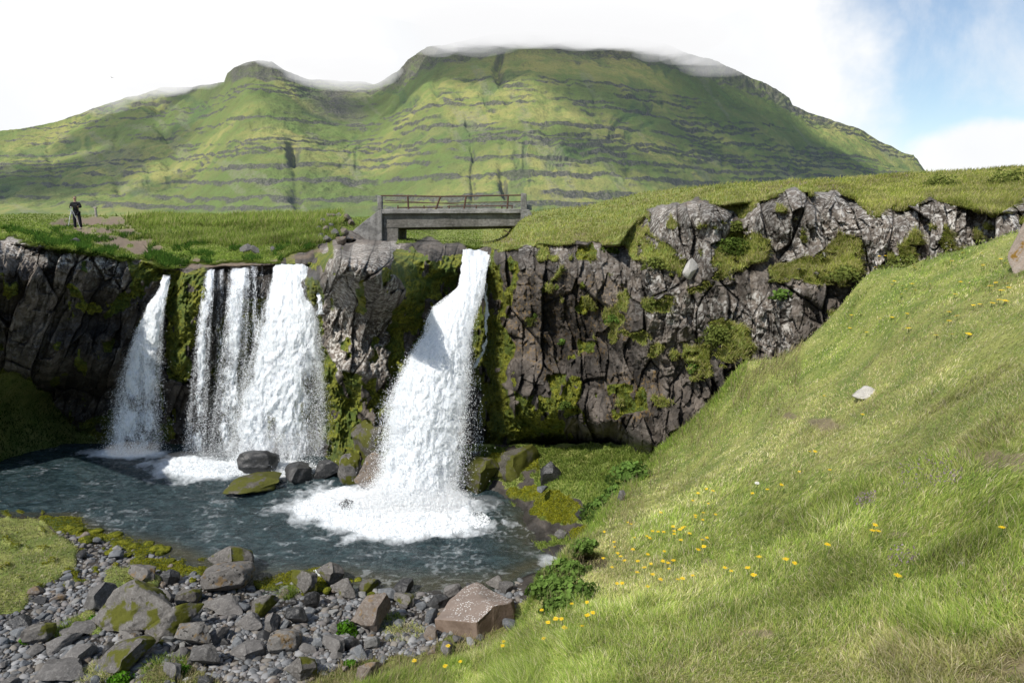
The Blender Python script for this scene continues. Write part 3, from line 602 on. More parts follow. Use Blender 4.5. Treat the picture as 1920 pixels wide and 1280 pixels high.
def shore_z(PX, PY):
    c = np.array(SHz); return np.clip(tps(c[:, :2], c[:, 2], np.stack([np.asarray(PX, float), np.asarray(PY, float)], -1), lam=1e-4), -7, -5.4)
SG = [[(-300,960),(70,972),(110,1000),(150,1030),(150,1070),(110,1090),(60,1110),(40,1150),(-300,1200)], [(190,1080),(250,1065),(310,1085),(280,1120),(200,1105)], [(120,1160),(180,1140),(190,1190),(140,1190)], [(560,1290),(640,1250),(760,1235),(860,1190),(960,1140),(1100,1100),(1100,1340),(560,1340)], [(300,1250),(360,1225),(360,1250),(420,1290),(250,1290)]]
SM = [[(70,972),(150,970),(250,1000),(300,1030),(270,1045),(180,1015),(90,990)], [(240,1050),(340,1055),(400,1075),(380,1085),(250,1070)], [(470,1085),(560,1060),(640,1080),(600,1105),(490,1110)]]
def shore():
    px = np.arange(-300, 1400, 1.8); py = np.arange(935, 1400, 1.5); PX, PY = np.meshgrid(px, py)
    z = shore_z(PX, PY); V = onz(PX, PY, z); x, y = V[..., 0], V[..., 1]
    g = covers(SG, PX, PY, 14, 41, 30); m = covers(SM, PX, PY, 12, 42, 26); m = np.maximum(m, ss(.35, .5, fbm(PX/20, PY/12, oct=3, seed=43))*(PY < 1110)*(PX < 480))
    V[..., 2] += .05*fbm(x*1.5, y*1.5, oct=4, seed=44)+.05*blur(m, 3)*(1+np.abs(fbm(x*5, y*5, oct=3, seed=45)))+.06*blur(g, 6)*(PX < 330)
    cov = np.stack([blur(g, 1), blur(m, 1), .0*(1-g), .5*(V[..., 2] < WATER+.05)+.15*(1-g)], -1); tin = np.stack([0*g, 0*g, 0*g+.15, 0*g], -1)
    tag(link('shore', npmesh('shore', V.reshape(-1, 3), gridfaces(*PX.shape)[:, ::-1], {'cov': cov.reshape(-1, 4), 'tin': tin.reshape(-1, 4)}), MAT['terrain']), 'stony shore and grassy bank in front of the pool', None, None, 'structure')
    return PX, PY, V, g, m
SHORE = shore()
def ground_at(px, py):
    return Vector(onz(px, py, float(shore_z(px, py))).tolist())
# ------------------------------------------------------------------ pool and upstream water
def water():
    px = np.arange(-300, 1330, 1.4); py = np.concatenate([np.arange(832, 960, 1.0), np.arange(960, 1140, 1.3)]); PX, PY = np.meshgrid(px, py)
    V = onz(PX, PY, WATER); x, y = V[..., 0], V[..., 1]
    fall = np.exp(-(((PX-775)/230)**2+((PY-950)/70)**2))+.7*np.exp(-(((PX-400)/150)**2+((PY-880)/40)**2))
    w = .030*fbm(x*1.6+.8*fbm(x, y, seed=3, oct=2), y*2.6, oct=4, seed=51, ridge=True)+.016*fbm(x*7, y*9, oct=3, seed=52, ridge=True)
    w = w*(.8+1.6*fall)+.05*fall*fbm(x*5, y*5, oct=3, seed=53)
    V[..., 2] += w
    # foam: thick under the falls, torn to streaks at its rim
    def ell(cx, cy_, rx, ry): return np.hypot((PX-cx)/rx, (PY-cy_)/ry)
    wob = .30*fbm(x*1.3, y*1.3, oct=4, seed=54)
    rim = fbm(x*3.2+fbm(x*2, y*2, seed=55, oct=3), y*3.2, oct=5, seed=56, gain=.62)
    def foam(d, core, edge): return np.clip(ss(edge, core, d+wob)*1.5-.15+rim*1.1*ss(core-.1, edge, d+wob), 0, 1)*(d+wob < edge)
    f = np.maximum.reduce([foam(ell(745, 962, 205, 58), .62, 1.12), foam(ell(640, 955, 130, 36), .3, 1.1)*.9, foam(ell(385, 880, 120, 26), .3, 1.15)*.95, foam(ell(235, 851, 85, 10), .4, 1.2), foam(ell(500, 880, 90, 26), .3, 1.1)*.8,
         foam(ell(610, 1075, 34, 9), .2, 1.0)*.9, foam(ell(1040, 1050, 45, 16), .1, 1.0)*.5])
    st = ss(.50, .72, fbm(x*2.6+1.1*fbm(x*1.3, y*1.3, seed=60, oct=3), y*4.6, oct=4, seed=57, ridge=True))
    far = np.exp(-(((PX-760)/420)**2+((PY-990)/110)**2))
    f = np.maximum(f, st*np.clip(far*.32, 0, 1)*ss(-.1, .3, rim))
    cap = ss(.52, .66, fbm(x*4.5, y*8, oct=3, seed=58, ridge=True))*ss(.0, .4, fbm(x*1.1, y*1.1, oct=2, seed=59)); f = np.maximum(f, cap*.15)
    shallow = np.maximum(ss(120, 0, ell(1010, 985, 1, 1)+(PY < 900)*999), np.exp(-((shore_z(PX, PY)+6.47)/.10)**2)*(PY > 960))
    V[..., 2] += .03*ss(.3, 1, f)*(1+rim)
    me = npmesh('pool_water', V.reshape(-1, 3), gridfaces(*PX.shape)[:, ::-1], {'cov': np.stack([f, shallow, fall, 0*f], -1).reshape(-1, 4)})
    s = NT('pool_water'); p = s.pos(); fo, sh, fa, _, _ = s.attr('cov')
    n = s.noise(p, 3.0, 5, .6, 1.2, stretch=(1, 1.7, 1)); n2 = s.noise(p, 14, 4, .65, .6, stretch=(1, 1.6, 1)); n3 = s.noise(p, 50, 3, .6)
    c = s.mix(s.ramp(n, .35, .7), (.010, .022, .026), (.040, .068, .074)); c = s.mix(s.math('MULTIPLY', sh, .8), c, (.055, .050, .025))
    c = s.mix(s.math('MULTIPLY', s.ramp(n2, .58, .72), .10), c, (.4, .5, .55))
    foam_c = s.mix(s.ramp(n3, .3, .7), (.66, .72, .76), (.88, .90, .92))
    c = s.mix(fo, c, foam_c); h = s.math('ADD', n2, s.math('MULTIPLY', n3, .4))
    s.end(s.bsdf(c, s.math('MULTIPLY_ADD', fo, .7, .10), .5, s.bump(h, .75, .06)))
    tag(link('pool_water', me, s.m), 'dark teal churning pool with white foam under the waterfalls', None, None, 'structure')
water()

# ------------------------------------------------------------------ waterfalls
def fall_mat():
    s = NT('falling_water'); at = s.attr('col'); c = at[4]; p = s.pos(); n = s.noise(p, 26, 4, .7, stretch=(1, 1, .35)); ns = s.noise(p, 30, 4, .75, stretch=(1, 1, .16)); ng = s.noise(p, 60, 3, .8, stretch=(1, 1, .6))
    cc = s.mix(s.ramp(n, .30, .60), (.82, .86, .90), (.98, .98, .98)); cc = s.mix(s.ramp(ng, .50, .34, 0, .55), cc, (.30, .36, .40)); cc = s.mix(s.ramp(ns, .48, .32, 0, .45), cc, (.42, .50, .56)); cc = s.mix(1.0, cc, c, 'MULTIPLY')
    d = s.bsdf(cc, .45, .35, s.bump(n, .45, .04)); t = s.n('ShaderNodeBsdfTranslucent'); s.set(t.inputs[0], cc)
    mx = s.n('ShaderNodeMixShader'); mx.inputs[0].default_value = .22; s.t.links.new(d, mx.inputs[1]); s.t.links.new(t.outputs[0], mx.inputs[2])
    a = s.math('ADD', s.math('MULTIPLY_ADD', ns, 1.5, -.75), s.math('MULTIPLY_ADD', ng, 1.5, -.75)); a = s.math('ADD', at[3], a); a = s.ramp(a, .12, .62)
    tr = s.n('ShaderNodeBsdfTransparent'); m2 = s.n('ShaderNodeMixShader'); s.set(m2.inputs[0], a); s.t.links.new(tr.outputs[0], m2.inputs[1]); s.t.links.new(mx.outputs[0], m2.inputs[2]); return s.end(m2.outputs[0])
MAT['fall'] = fall_mat()
def drop_mat():
    s = NT('flying_drops'); return s.end(s.bsdf((.93, .95, .96), .5, .4))
MAT['drop'] = drop_mat()
OCT_V = np.array([[1,0,0],[-1,0,0],[0,1,0],[0,-1,0],[0,0,1],[0,0,-1]], float)
OCT_F = np.array([[0,2,4],[2,1,4],[1,3,4],[3,0,4],[2,0,5],[1,2,5],[3,1,5],[0,3,5]])
def drops(pos, r, stretch=1.3):
    n = len(pos); r = np.broadcast_to(r, n); A = RNG.normal(size=(n, 3, 3))*.35+np.eye(3); V = (OCT_V@A)*r[:, None, None]; V[..., 2] *= stretch
    V = V+pos[:, None]; Fc = (OCT_F[None]+np.arange(n)[:, None, None]*6).reshape(-1, 3); return V.reshape(-1, 3), Fc, np.ones((n*6, 3))*.98
def waterfall(name, label, rows, dens=(1.2, 1.0), grain=1.0, bulge=.3, ndrop=6000, layers=2, seed=0, edge=.16, dr=(.0025, .0075), side=.10, streak=1.0, bias=0.0):
    rows = np.array(rows, float); root = empty(name, P((rows[-1, 1]+rows[-1, 2])/2, rows[-1, 0], rows[-1, 3]))
    ri = np.array(root.location)
    py = np.arange(rows[0, 0], rows[-1, 0]+1, 1.15); wmax = (rows[:, 2]-rows[:, 1]).max(); C = int(wmax/1.15)+8
    xl = np.interp(py, rows[:, 0], rows[:, 1]); xr = np.interp(py, rows[:, 0], rows[:, 2]); Yy = np.interp(py, rows[:, 0], rows[:, 3])
    t = ((py-py[0])/(py[-1]-py[0]))[:, None]
    Yy = Yy+1.6*np.clip(1-(py-py[0])/9, 0, 1)**2; dpy = 9*np.clip(1-(py-py[0])/12, 0, 1)
    for L in range(layers):
        s = np.linspace(0, 1, C)[None]; sd = seed+L*31
        lw = 7*fbm(py/12, py*0+sd, oct=4, seed=sd); rw = 5*fbm(py/14, py*0+sd+9, oct=4, seed=sd+1)
        PX = (xl-lw)[:, None]*(1-s)+(xr+rw)[:, None]*s; PY = np.broadcast_to(py[:, None], PX.shape)-(dpy[:, None]*.5)+3*fbm(PX/9, PX*0, oct=3, seed=sd+8)*(1-t)
        Y = Yy[:, None]-bulge*(1-(2*s-1)**2)*(.3+.7*t)+L*.12
        k = 17/1280.; qx, qy = PX*k, PY*k
        n1 = fbm(qx*3.4, qy*1.9*streak, oct=4, seed=sd+2); n2 = fbm(qx*10, qy*6.5*streak, oct=4, seed=sd+3)
        Y = Y-.20*np.abs(n1)*(.25+t)-.05*n2*(.5+t)
        ed = np.minimum(s, 1-s)/edge
        den = (dens[0]*(1-t)+dens[1]*t)*(1-bias*ss(.35, 1, s)*ss(.15, .7, t))
        st = fbm(qx*6, qy*.5*streak, oct=3, seed=sd+6)
        g = fbm(qx*26*grain, qy*20*grain, oct=3, seed=sd+4, gain=.8)
        al = np.clip(ed, 0, 1)*den-.55+1.0*g*(.25+.75*t)+.75*n1*(.3+t)+.75*st*(1-.4*t)
        alv = al-.55*g*(.25+.75*t)+.30; alv = np.clip(alv*.9, 0, 2); alv *= ss(0, .35, np.clip(ed, 0, 1)+.12*n2+.1*n1); keep = alv > .02
        V = pt(PX, PY, Y)-ri; Fc = gridfaces(len(py), C)[:, ::-1]; kp = keep.ravel()
        sel = kp[Fc].sum(1) >= 3
        shade = np.clip(.93+.35*n2+.25*np.clip(al, 0, .6)+.12*n1, .55, 1.0)
        col = np.stack([shade*.96, shade*.985, np.clip(shade*1.02, 0, 1), alv], -1)
        v, f, a = subset(V.reshape(-1, 3), Fc, {'col': col.reshape(-1, 4)}, sel)
        link('falling_sheet' if L == 0 else 'veil', npmesh('falling_sheet', v, f, a), MAT['fall'], root)
    n = int(ndrop*2.6); tt = RNG.uniform(0, 1, n)**.6; sgn = RNG.choice([0, 1], n); off = RNG.exponential(side, n); s = np.where(RNG.uniform(size=n) < .5, RNG.uniform(0, 1, n), np.where(sgn, 1-np.abs(RNG.normal(size=n))*.09+off*tt, np.abs(RNG.normal(size=n))*.09-off*tt))
    pyy = py[0]+tt*(py[-1]-py[0]); l_, r_ = np.interp(pyy, py, xl), np.interp(pyy, py, xr)
    PX = l_*(1-s)+r_*s+RNG.normal(size=n)*3*tt; Y = np.interp(pyy, py, Yy)-bulge*np.clip(1-(2*s-1)**2, 0, 1)-RNG.exponential(.16, n)*(.2+tt)
    pos = pt(PX, pyy, Y)-ri; v, f, c = drops(pos, RNG.uniform(*dr, n)*RNG.uniform(.5, 1, n))
    sp = link('spray', npmesh('spray', v, f, None, smooth=False), MAT['drop'], root); sp['kind'] = 'stuff'
    tag(root, label, 'waterfall', 'waterfalls of the broken cascade'); return root
waterfall('waterfall', 'broad brilliant white waterfall under the bridge, nearest and strongest of all', [(469,870,928,19.2),(480,868,924,17.9),(505,866,913,17.2),(540,858,909,16.8),(548,847,908,16.7),(575,812,898,16.4),(600,800,890,16.15),(625,796,884,15.95),(650,778,882,15.7),(700,752,880,15.4),(760,726,874,15.15),(820,722,868,15.0),(880,716,860,14.8),(915,700,854,14.6),(946,676,864,14.45)], dens=(3.0, 1.12), bulge=.45, ndrop=26000, layers=2, seed=100, edge=.15, dr=(.0028, .009), side=.06)
waterfall('waterfall', 'leftmost waterfall, leaning left from a narrow lip beside the dark cliff', [(516,309,322,18.5),(540,298,316,18.3),(580,274,308,18.0),(620,255,304,17.9),(680,236,300,17.8),(740,222,296,17.7),(800,214,294,17.6),(850,206,294,17.5)], dens=(1.4, .42), bulge=.25, ndrop=9000, seed=200, grain=1.15)
waterfall('waterfall', 'narrow ragged waterfall just right of the moss-covered pillar', [(507,384,404,18.5),(540,380,402,18.0),(600,371,396,17.8),(680,364,390,17.75),(760,356,386,17.7),(852,348,382,17.6)], dens=(.95, .42), bulge=.1, ndrop=3500, seed=300, grain=1.2, edge=.38)
waterfall('waterfall', 'hair-thin streaked curtain of water on the dark wall between two falls', [(507,400,436,18.6),(600,394,426,18.3),(720,386,418,18.1),(852,380,410,18.0)], dens=(.34, .18), bulge=.05, ndrop=900, seed=350, grain=1.3, layers=1, streak=.35)
waterfall('waterfall', 'feathery middle waterfall between the narrow ragged fall and the wide one', [(503,428,474,18.6),(540,426,468,18.1),(600,422,464,17.95),(680,414,460,17.9),(760,404,452,17.85),(852,394,444,17.8)], dens=(.95, .34), bulge=.15, ndrop=6000, seed=400, grain=1.15, edge=.36)
waterfall('waterfall', 'wide white waterfall left of the grey rock buttress, thinning to spray', [(493,518,578,18.9),(510,512,578,18.6),(560,500,584,18.2),(575,494,592,18.0),(620,484,600,17.8),(700,462,606,17.6),(780,444,606,17.5),(850,428,606,17.4),(880,424,606,17.3)], dens=(2.0, .62), bulge=.35, ndrop=22000, seed=500, grain=1.1, side=.05, bias=.75, layers=2)
waterfall('waterfall', 'sparse strands of water between the middle and the wide waterfall', [(498,470,528,18.7),(520,470,520,18.3),(560,468,506,18.2),(640,462,488,18.1)], dens=(.34, .2), bulge=.05, ndrop=500, seed=550, grain=1.2, layers=1, streak=.3)
waterfall('waterfall', 'thin trickle down the mossy notch at the left edge of the grey buttress', [(498,598,606,18.0),(560,597,604,17.7),(588,594,606,17.6)], dens=(1.3, 1.1), bulge=.03, ndrop=150, seed=600, layers=1)
waterfall('waterfall', 'slender trickle down the dark mossy wall right of the main waterfall', [(530,909,915,17.2),(600,911,915,16.9),(640,908,913,16.7),(665,898,908,16.6),(690,884,896,16.5)], dens=(1.2, 1.0), bulge=.02, ndrop=30, seed=650, layers=1, edge=.4)
waterfall('waterfall', 'beaded drip falling from hanging moss right of the main waterfall', [(700,890,900,16.3),(780,890,902,16.2),(870,888,906,16.0)], dens=(.28, .22), bulge=.02, ndrop=160, seed=680, layers=1, dr=(.006, .013))
def splash():
    L = []
    for cx, cy_, rx, ry, n, hh in ((770, 945, 110, 18, 60000, .55), (640, 955, 90, 22, 14000, .25), (400, 880, 90, 14, 5000, .28), (470, 868, 40, 16, 3500, .5), (240, 851, 50, 5, 2500, .2), (770, 975, 150, 30, 14000, .12), (540, 880, 60, 14, 3000, .4), (608, 1078, 24, 5, 700, .12)):
        a = RNG.uniform(0, 2*np.pi, n); q = np.sqrt(RNG.uniform(0, 1, n)); PX = cx+rx*q*np.cos(a); PY = cy_+ry*q*np.sin(a)
        g = onz(PX, PY, WATER+.03); g[:, 2] += np.minimum(RNG.exponential(hh*.35, n), hh*2)*(1.15-q); L.append(drops(g, RNG.uniform(.003, .011, n), 1.0))
    v, f, c = join_soups(L); o = link('splash', npmesh('splash', v, f, None, smooth=False), MAT['drop'])
    tag(o, 'white splash and flying drops where the falls strike the pool', 'splash', None, 'stuff')
splash()
def mist():
    m = cloud_mat('mist_vapour', .42, .88)
    root = empty('mist', P(770, 935, 14.6))
    for i, (px, py, Y, rx, rz, ry) in enumerate([(765,925,14.35,100,34,.6),(690,930,14.3,70,24,.5),(830,932,14.4,60,22,.5),(620,945,14.2,70,16,.5),(770,955,13.9,120,18,.6),(900,945,14.2,50,12,.4)]):
        bm = bmesh.new(); k = Y/F; puff(bm, P(px, py, Y)-root.location, (rx*k, ry, rz*k), 60+i); me = bpy.data.meshes.new('haze'); bm.to_mesh(me); bm.free(); link('haze', me, m, root)
    tag(root, 'low white mist hanging at the foot of the main waterfall', 'mist')
    m = cloud_mat('mist_vapour', .30, .6); root = empty('mist', P(470, 860, 17.2))
    for i, (px, py, Y, rx, rz, ry) in enumerate([(470,850,17.2,100,30,.5),(550,830,17.2,60,40,.5),(250,842,17.3,55,14,.4),(370,860,17.0,70,14,.4)]):
        bm = bmesh.new(); k = Y/F; puff(bm, P(px, py, Y)-root.location, (rx*k, ry, rz*k), 70+i); me = bpy.data.meshes.new('haze'); bm.to_mesh(me); bm.free(); link('haze', me, m, root)
    tag(root, 'faint bluish mist below the wide waterfall on the left', 'mist')
mist()

# ------------------------------------------------------------------ rocks
def rock_mat(name, base, alt, moss=0.0, spots=0.0, wet=0.0, mosscol=(.11, .115, .01), spotcol=(.02, .018, .016), orange=0.0):
    s = NT(name); o = s.obj(); oi = s.n('ShaderNodeObjectInfo').outputs['Random']; ge = s.n('ShaderNodeNewGeometry'); p = ge.outputs['Position']
    n1 = s.noise(p, 5, 5, .6); n2 = s.noise(p, 24, 4, .65); n3 = s.noise(p, 90, 3, .6)
    c = s.mix(oi, base, alt); c = s.mix(s.ramp(n1, .35, .7, 0, .5), c, tuple(x*.55 for x in base)); c = s.mix(s.ramp(n3, .5, .75, 0, .35), c, tuple(min(1, x*1.9) for x in alt))
    c = s.mix(s.ramp(n2, .5, .62, 0, .22), c, (.36, .35, .33))
    if spots: c = s.mix(s.math('MULTIPLY', s.ramp(s.noise(p, 16, 3, .5, .5), .60, .64), spots), c, spotcol)
    if orange: c = s.mix(s.math('MULTIPLY', s.ramp(s.noise(p, 9, 4), .55, .65), orange), c, (.20, .11, .012))
    if moss:
        sx = s.n('ShaderNodeSeparateXYZ'); s.t.links.new(ge.outputs['Normal'], sx.inputs[0])
        k = s.math('ADD', s.ramp(s.noise(p, 3.2, 4), .35, .65), s.math('MULTIPLY', sx.outputs[0], .35))
        c = s.mix(s.ramp(s.math('ADD', k, s.math('MULTIPLY_ADD', n2, .5, -.25)), 0.88-moss*.75, 1.22-moss*.75), c, s.mix(n2, mosscol, tuple(x*.4 for x in mosscol)))
    if wet: c = s.mix(wet*.6, c, (.01, .01, .01))
    return s.end(s.bsdf(c, .85-.55*wet, .3+.2*wet, s.bump(s.math('ADD', n2, s.math('MULTIPLY', n3, .5)), .55, .02)))
RM = {'grey': rock_mat('grey_stone', (.085, .081, .077), (.145, .137, .13)), 'moss': rock_mat('mossy_stone', (.095, .088, .08), (.14, .13, .118), moss=.55, spots=.5),
      'pock': rock_mat('pocked_stone', (.13, .12, .11), (.17, .16, .145), spots=1.0, orange=.5), 'dark': rock_mat('wet_dark_stone', (.035, .035, .036), (.06, .06, .06), wet=.8),
      'green': rock_mat('moss_covered_stone', (.07, .065, .05), (.10, .09, .07), moss=1.05, wet=.2), 'blue': rock_mat('blue_grey_cobble', (.085, .092, .10), (.165, .175, .185)),
      'pale': rock_mat('pale_cobble', (.17, .17, .165), (.25, .25, .24)), 'white': rock_mat('whitish_stone', (.42, .40, .37), (.5, .48, .45)), 'brown': rock_mat('brown_stone', (.13, .105, .085), (.17, .14, .115), spots=.4, orange=.4),
      'rust': rock_mat('stone_with_orange_and_white', (.30, .24, .20), (.34, .28, .24), orange=1.0)}
def rock_mesh(seed, cuts=9, rough=.06, sub=4, round_=.0, cutlo=.45, cuthi=.8):
    r = np.random.default_rng(seed); bm = bmesh.new(); bmesh.ops.create_icosphere(bm, subdivisions=sub, radius=1); A = np.array([v.co[:] for v in bm.verts])
    for i in range(cuts):
        n = r.normal(size=3); n[2] *= .8; n /= np.linalg.norm(n); d = r.uniform(cutlo, cuthi)
        q = A@n; over = np.clip(q-d, 0, None); A -= (over*(1-round_))[:, None]*n
    nn = A/np.linalg.norm(A, axis=1, keepdims=True)
    A += nn*(fbm(A[:, 0]*1.8+seed, A[:, 1]*1.8, A[:, 2]*1.8, oct=4, seed=seed)*rough*1.6+fbm(A[:, 0]*7, A[:, 1]*7+seed, A[:, 2]*7, oct=2, seed=seed+3)*rough*.35)[:, None]
    lo, hi = A.min(0), A.max(0); A = (A-(lo+hi)/2)/(hi-lo)      # unit box
    A[:, 2] += .5
    for v, a in zip(bm.verts, A): v.co = a
    me = bpy.data.meshes.new('rock'); bm.to_mesh(me); bm.free()
    me.polygons.foreach_set('use_smooth', np.ones(len(me.polygons), bool))
    me.set_sharp_from_angle(angle=math.radians(28)); return me
BIG = [rock_mesh(100+i, 15, .075, 5, .08, .36, .74) for i in range(7)]; MID = [rock_mesh(200+i, 11, .05, 4, .1, .40, .75) for i in range(8)]; COB = [rock_mesh(300+i, 9, .05, 4, .12, .48, .85) for i in range(8)]
MESHM = {}
def rock(name, mesh, mat, px, py, w, h, label, cat='rock', group=None, rz=None, tilt=0, base=None, depth=.8, sink=.12, tx=0):
    b = base if base is not None else ground_at(px, py); Y = b.y; k = Y/F/.93
    key = (mesh.name, mat)
    if key not in MESHM:
        me = mesh.copy() if any(kk[0] == mesh.name for kk in MESHM) else mesh
        me = mesh.copy(); me.materials.clear(); me.materials.append(RM[mat]); MESHM[key] = me
    o = bpy.data.objects.new(name, MESHM[key]); COL.objects.link(o)
    W_ = w*k; H_ = h*k*1.12; o.scale = (W_, W_*depth, H_*(1+sink)); o.rotation_euler = (tx, tilt, RNG.uniform(0, 6.28) if rz is None else rz)
    o.location = (b.x, b.y+W_*depth*.3, b.z-H_*sink); tag(o, label, cat, group); return o
R_ = rock; B_ = BIG
SHB = 'boulders on the stony shore'
for i, (m, px, py, w, h, t, lb) in enumerate([
 ('moss', 424, 1085, 88, 52, .1, 'squared boulder with orange and green moss, upper of the stacked pair by the water'),
 ('pock', 418, 1112, 102, 46, 0, 'broad pocked boulder, lower of the stacked pair by the water'),
 ('moss', 255, 1192, 185, 84, -.38, 'largest slab-sided boulder of the shore, tilted, its right side dark with moss'),
 ('moss', 328, 1202, 125, 54, -.34, 'long tilted grey boulder just right of the largest mossy slab'),
 ('pock', 360, 1220, 68, 44, 0, 'rounded boulder with a dark mossy hollow, below the long tilted boulder'),
 ('grey', 183, 1146, 70, 40, -.3, 'smooth leaning grey rock left of the largest mossy slab'),
 ('pock', 263, 1094, 56, 28, 0, 'rounded boulder sitting in the small grass patch near the pool'),
 ('dark', 312, 1098, 38, 28, .2, 'dark pointed rock right of the grass patch near the pool'),
 ('moss', 66, 1210, 60, 36, 0, 'rounded mossy rock at the far left of the shore'),
 ('dark', 30, 1184, 52, 24, 0, 'low dark mossy rock at the left edge of the grass bank'),
 ('grey', 112, 1224, 70, 24, -.15, 'long low grey slab right of the rounded mossy rock at the left'),
 ('grey', 152, 1193, 54, 18, 0, 'flat-topped stone at the left foot of the largest mossy slab'),
 ('grey', 136, 1250, 66, 30, .1, 'blocky grey stone in the lower left of the shore'),
 ('pock', 241, 1220, 50, 32, 0, 'domed pocked stone below the largest mossy slab'),
 ('grey', 263, 1194, 34, 36, .1, 'pointed upright stone leaning between the two biggest tilted boulders'),
 ('moss', 349, 1138, 50, 30, 0, 'mossy rock wedged under the stacked pair of boulders'),
 ('grey', 412, 1150, 84, 18, .05, 'thin flat slab below the stacked pair of boulders'),
 ('moss', 493, 1158, 54, 36, 0, 'squat mossy boulder right of the thin flat slab'),
 ('grey', 387, 1256, 56, 42, .15, 'barrel-shaped grey stone with a dark right side, lower middle of the shore'),
 ('moss', 218, 1262, 118, 36, -.12, 'long dark mossy slab lying low at the bottom left'),
 ('grey', 322, 1278, 38, 34, 0, 'upright angular stone at the bottom edge beside a grass tuft'),
 ('grey', 460, 1240, 70, 26, -.1, 'long humped stone in the middle of the shore'),
 ('pock', 526, 1230, 70, 42, .1, 'black-pocked angular rock in the middle of the shore'),
 ('grey', 466, 1182, 56, 24, -.2, 'pale wedge of rock above the long humped stone'),
 ('grey', 410, 1208, 46, 26, -.25, 'leaning smooth stone left of the pale wedge'),
 ('grey', 108, 1282, 90, 26, 0, 'wide flat slab in the bottom left corner'),
 ('brown', 692, 1186, 80, 60, .05, 'humped brown boulder beside the bright green plant'),
 ('moss', 570, 1118, 54, 44, 0, 'dark mossy boulder at the edge of the water, left of two'),
 ('moss', 612, 1098, 54, 40, .2, 'moss-topped boulder at the edge of the water, washed by a small splash'),
 ('dark', 583, 1142, 32, 32, 0, 'dark upright stone below the mossy boulders at the water'),
 ('moss', 640, 1120, 50, 28, .1, 'low mossy ledge rock right of the washed boulder'),
 ('moss', 690, 1114, 44, 24, .15, 'flat moss-edged rock reaching into the pool'),
 ('dark', 557, 1176, 42, 34, .1, 'dark smooth leaning cobble in the middle of the shore'),
 ('grey', 515, 1188, 40, 34, -.4, 'tilted grey oval boulder left of the dark smooth one'),
 ('grey', 623, 1226, 48, 30, .1, 'angular broken rock below the pale cobbles'),
 ('moss', 562, 1282, 64, 44, 0, 'mossy boulder at the bottom edge amid dry grass'),
 ('pale', 696, 1220, 32, 26, 0, 'pale rounded cobble below the humped brown boulder'),
 ('blue', 671, 1236, 34, 22, 0, 'blue-grey rounded cobble left of the pale one'),
 ('brown', 690, 1276, 54, 28, 0, 'flat brown rock at the bottom edge beside the grass slope'),
 ('blue', 725, 1130, 38, 22, 0, 'smooth blue-grey rock at the water edge'),
 ('dark', 752, 1118, 42, 28, .2, 'dark wedge of rock at the water edge'),
 ('moss', 757, 1140, 42, 24, 0, 'orange-mossed dark rock behind the water edge'),
 ('dark', 826, 1148, 46, 30, -.3, 'dark split slab leaning against the red-brown boulder'),
 ('grey', 850, 1122, 38, 24, -.2, 'grey wedge behind the left end of the red-brown boulder'),
 ('moss', 930, 1106, 40, 20, 0, 'small mossy rock behind the right end of the red-brown boulder'),
 ('blue', 810, 1170, 30, 26, 0, 'pale upright stone touching the left end of the red-brown boulder'),
 ]):
    R_('boulder', B_[i % 7], m, px, py, w, h, lb, 'boulder', SHB, tilt=t, rz=[0, .6, .12, .2, 3.4, .3, -.8][i % 7], depth=.55 if i in (2, 3) else .8)
# rocks standing in the pool and at the foot of the falls
def wat(px, py): return Vector(onz(px, py, WATER-.03).tolist())
for i, (m, px, py, w, h, t, lb) in enumerate([
 ('dark', 476, 894, 76, 44, .1, 'pyramid-shaped grey rock under the wide waterfall, streaming with water'),
 ('dark', 556, 908, 60, 30, .1, 'black wet blocky rock in the pool right of the grey pyramid rock'),
 ('green', 472, 930, 112, 26, 0, 'flat moss-rimmed slab lying in the pool below the grey pyramid rock'),
 ('dark', 612, 902, 54, 34, 0, 'low black wet rock at the foot of the central buttress'),
 ('moss', 655, 910, 42, 52, 0, 'grey and mossy upright rock at the foot of the central buttress'),
 ('brown', 716, 925, 84, 66, -.3, 'wet sloping slab against the left side of the main waterfall'),
 ('dark', 650, 960, 36, 16, 0, 'small dark rock rising through the foam'),
 ('green', 968, 922, 96, 74, .1, 'large pointed boulder draped in moss right of the main waterfall'),
 ('green', 900, 926, 74, 56, -.1, 'rounded wet mossy boulder touching the main waterfall spray'),
 ('dark', 1033, 912, 40, 40, 0, 'dark small boulder behind the large pointed mossy one'),
 ('blue', 1018, 922, 26, 9, .2, 'thin pale flat stone leaning by the mossy bank'),
 ('green', 690, 872, 80, 70, 0, 'mossy knoll at the foot of the central buttress'),
 ('green', 735, 850, 60, 60, 0, 'mossy rock pressed against the left edge of the main waterfall'),
 ('dark', 1090, 975, 30, 20, 0, 'dark stone set in the yellow-green moss bank'),
 ('grey', 1052, 1018, 26, 20, 0, 'grey stone at the water below the moss bank'),
 ('grey', 1165, 948, 14, 26, 0, 'narrow upright stone standing in the grassy bank'),
 ]):
    base = wat(px, py) if (px < 985 and py > 890) else None
    if base is None:
        if px < 800: base = P(px, py, {690: 16.6, 735: 16.2}.get(px, 17))
        else: base = P(px, py, {1033: 13.8, 1018: 13.3, 1090: 12.3, 1052: 12.35, 1165: 8.2}[px])
    R_('rock', B_[(i*3+1) % 7], m, px, py, w, h, lb, 'rock', 'rocks around the foot of the falls', tilt=t, base=base, rz=[.4, 2, 1.1, -.6, 3][i % 5])
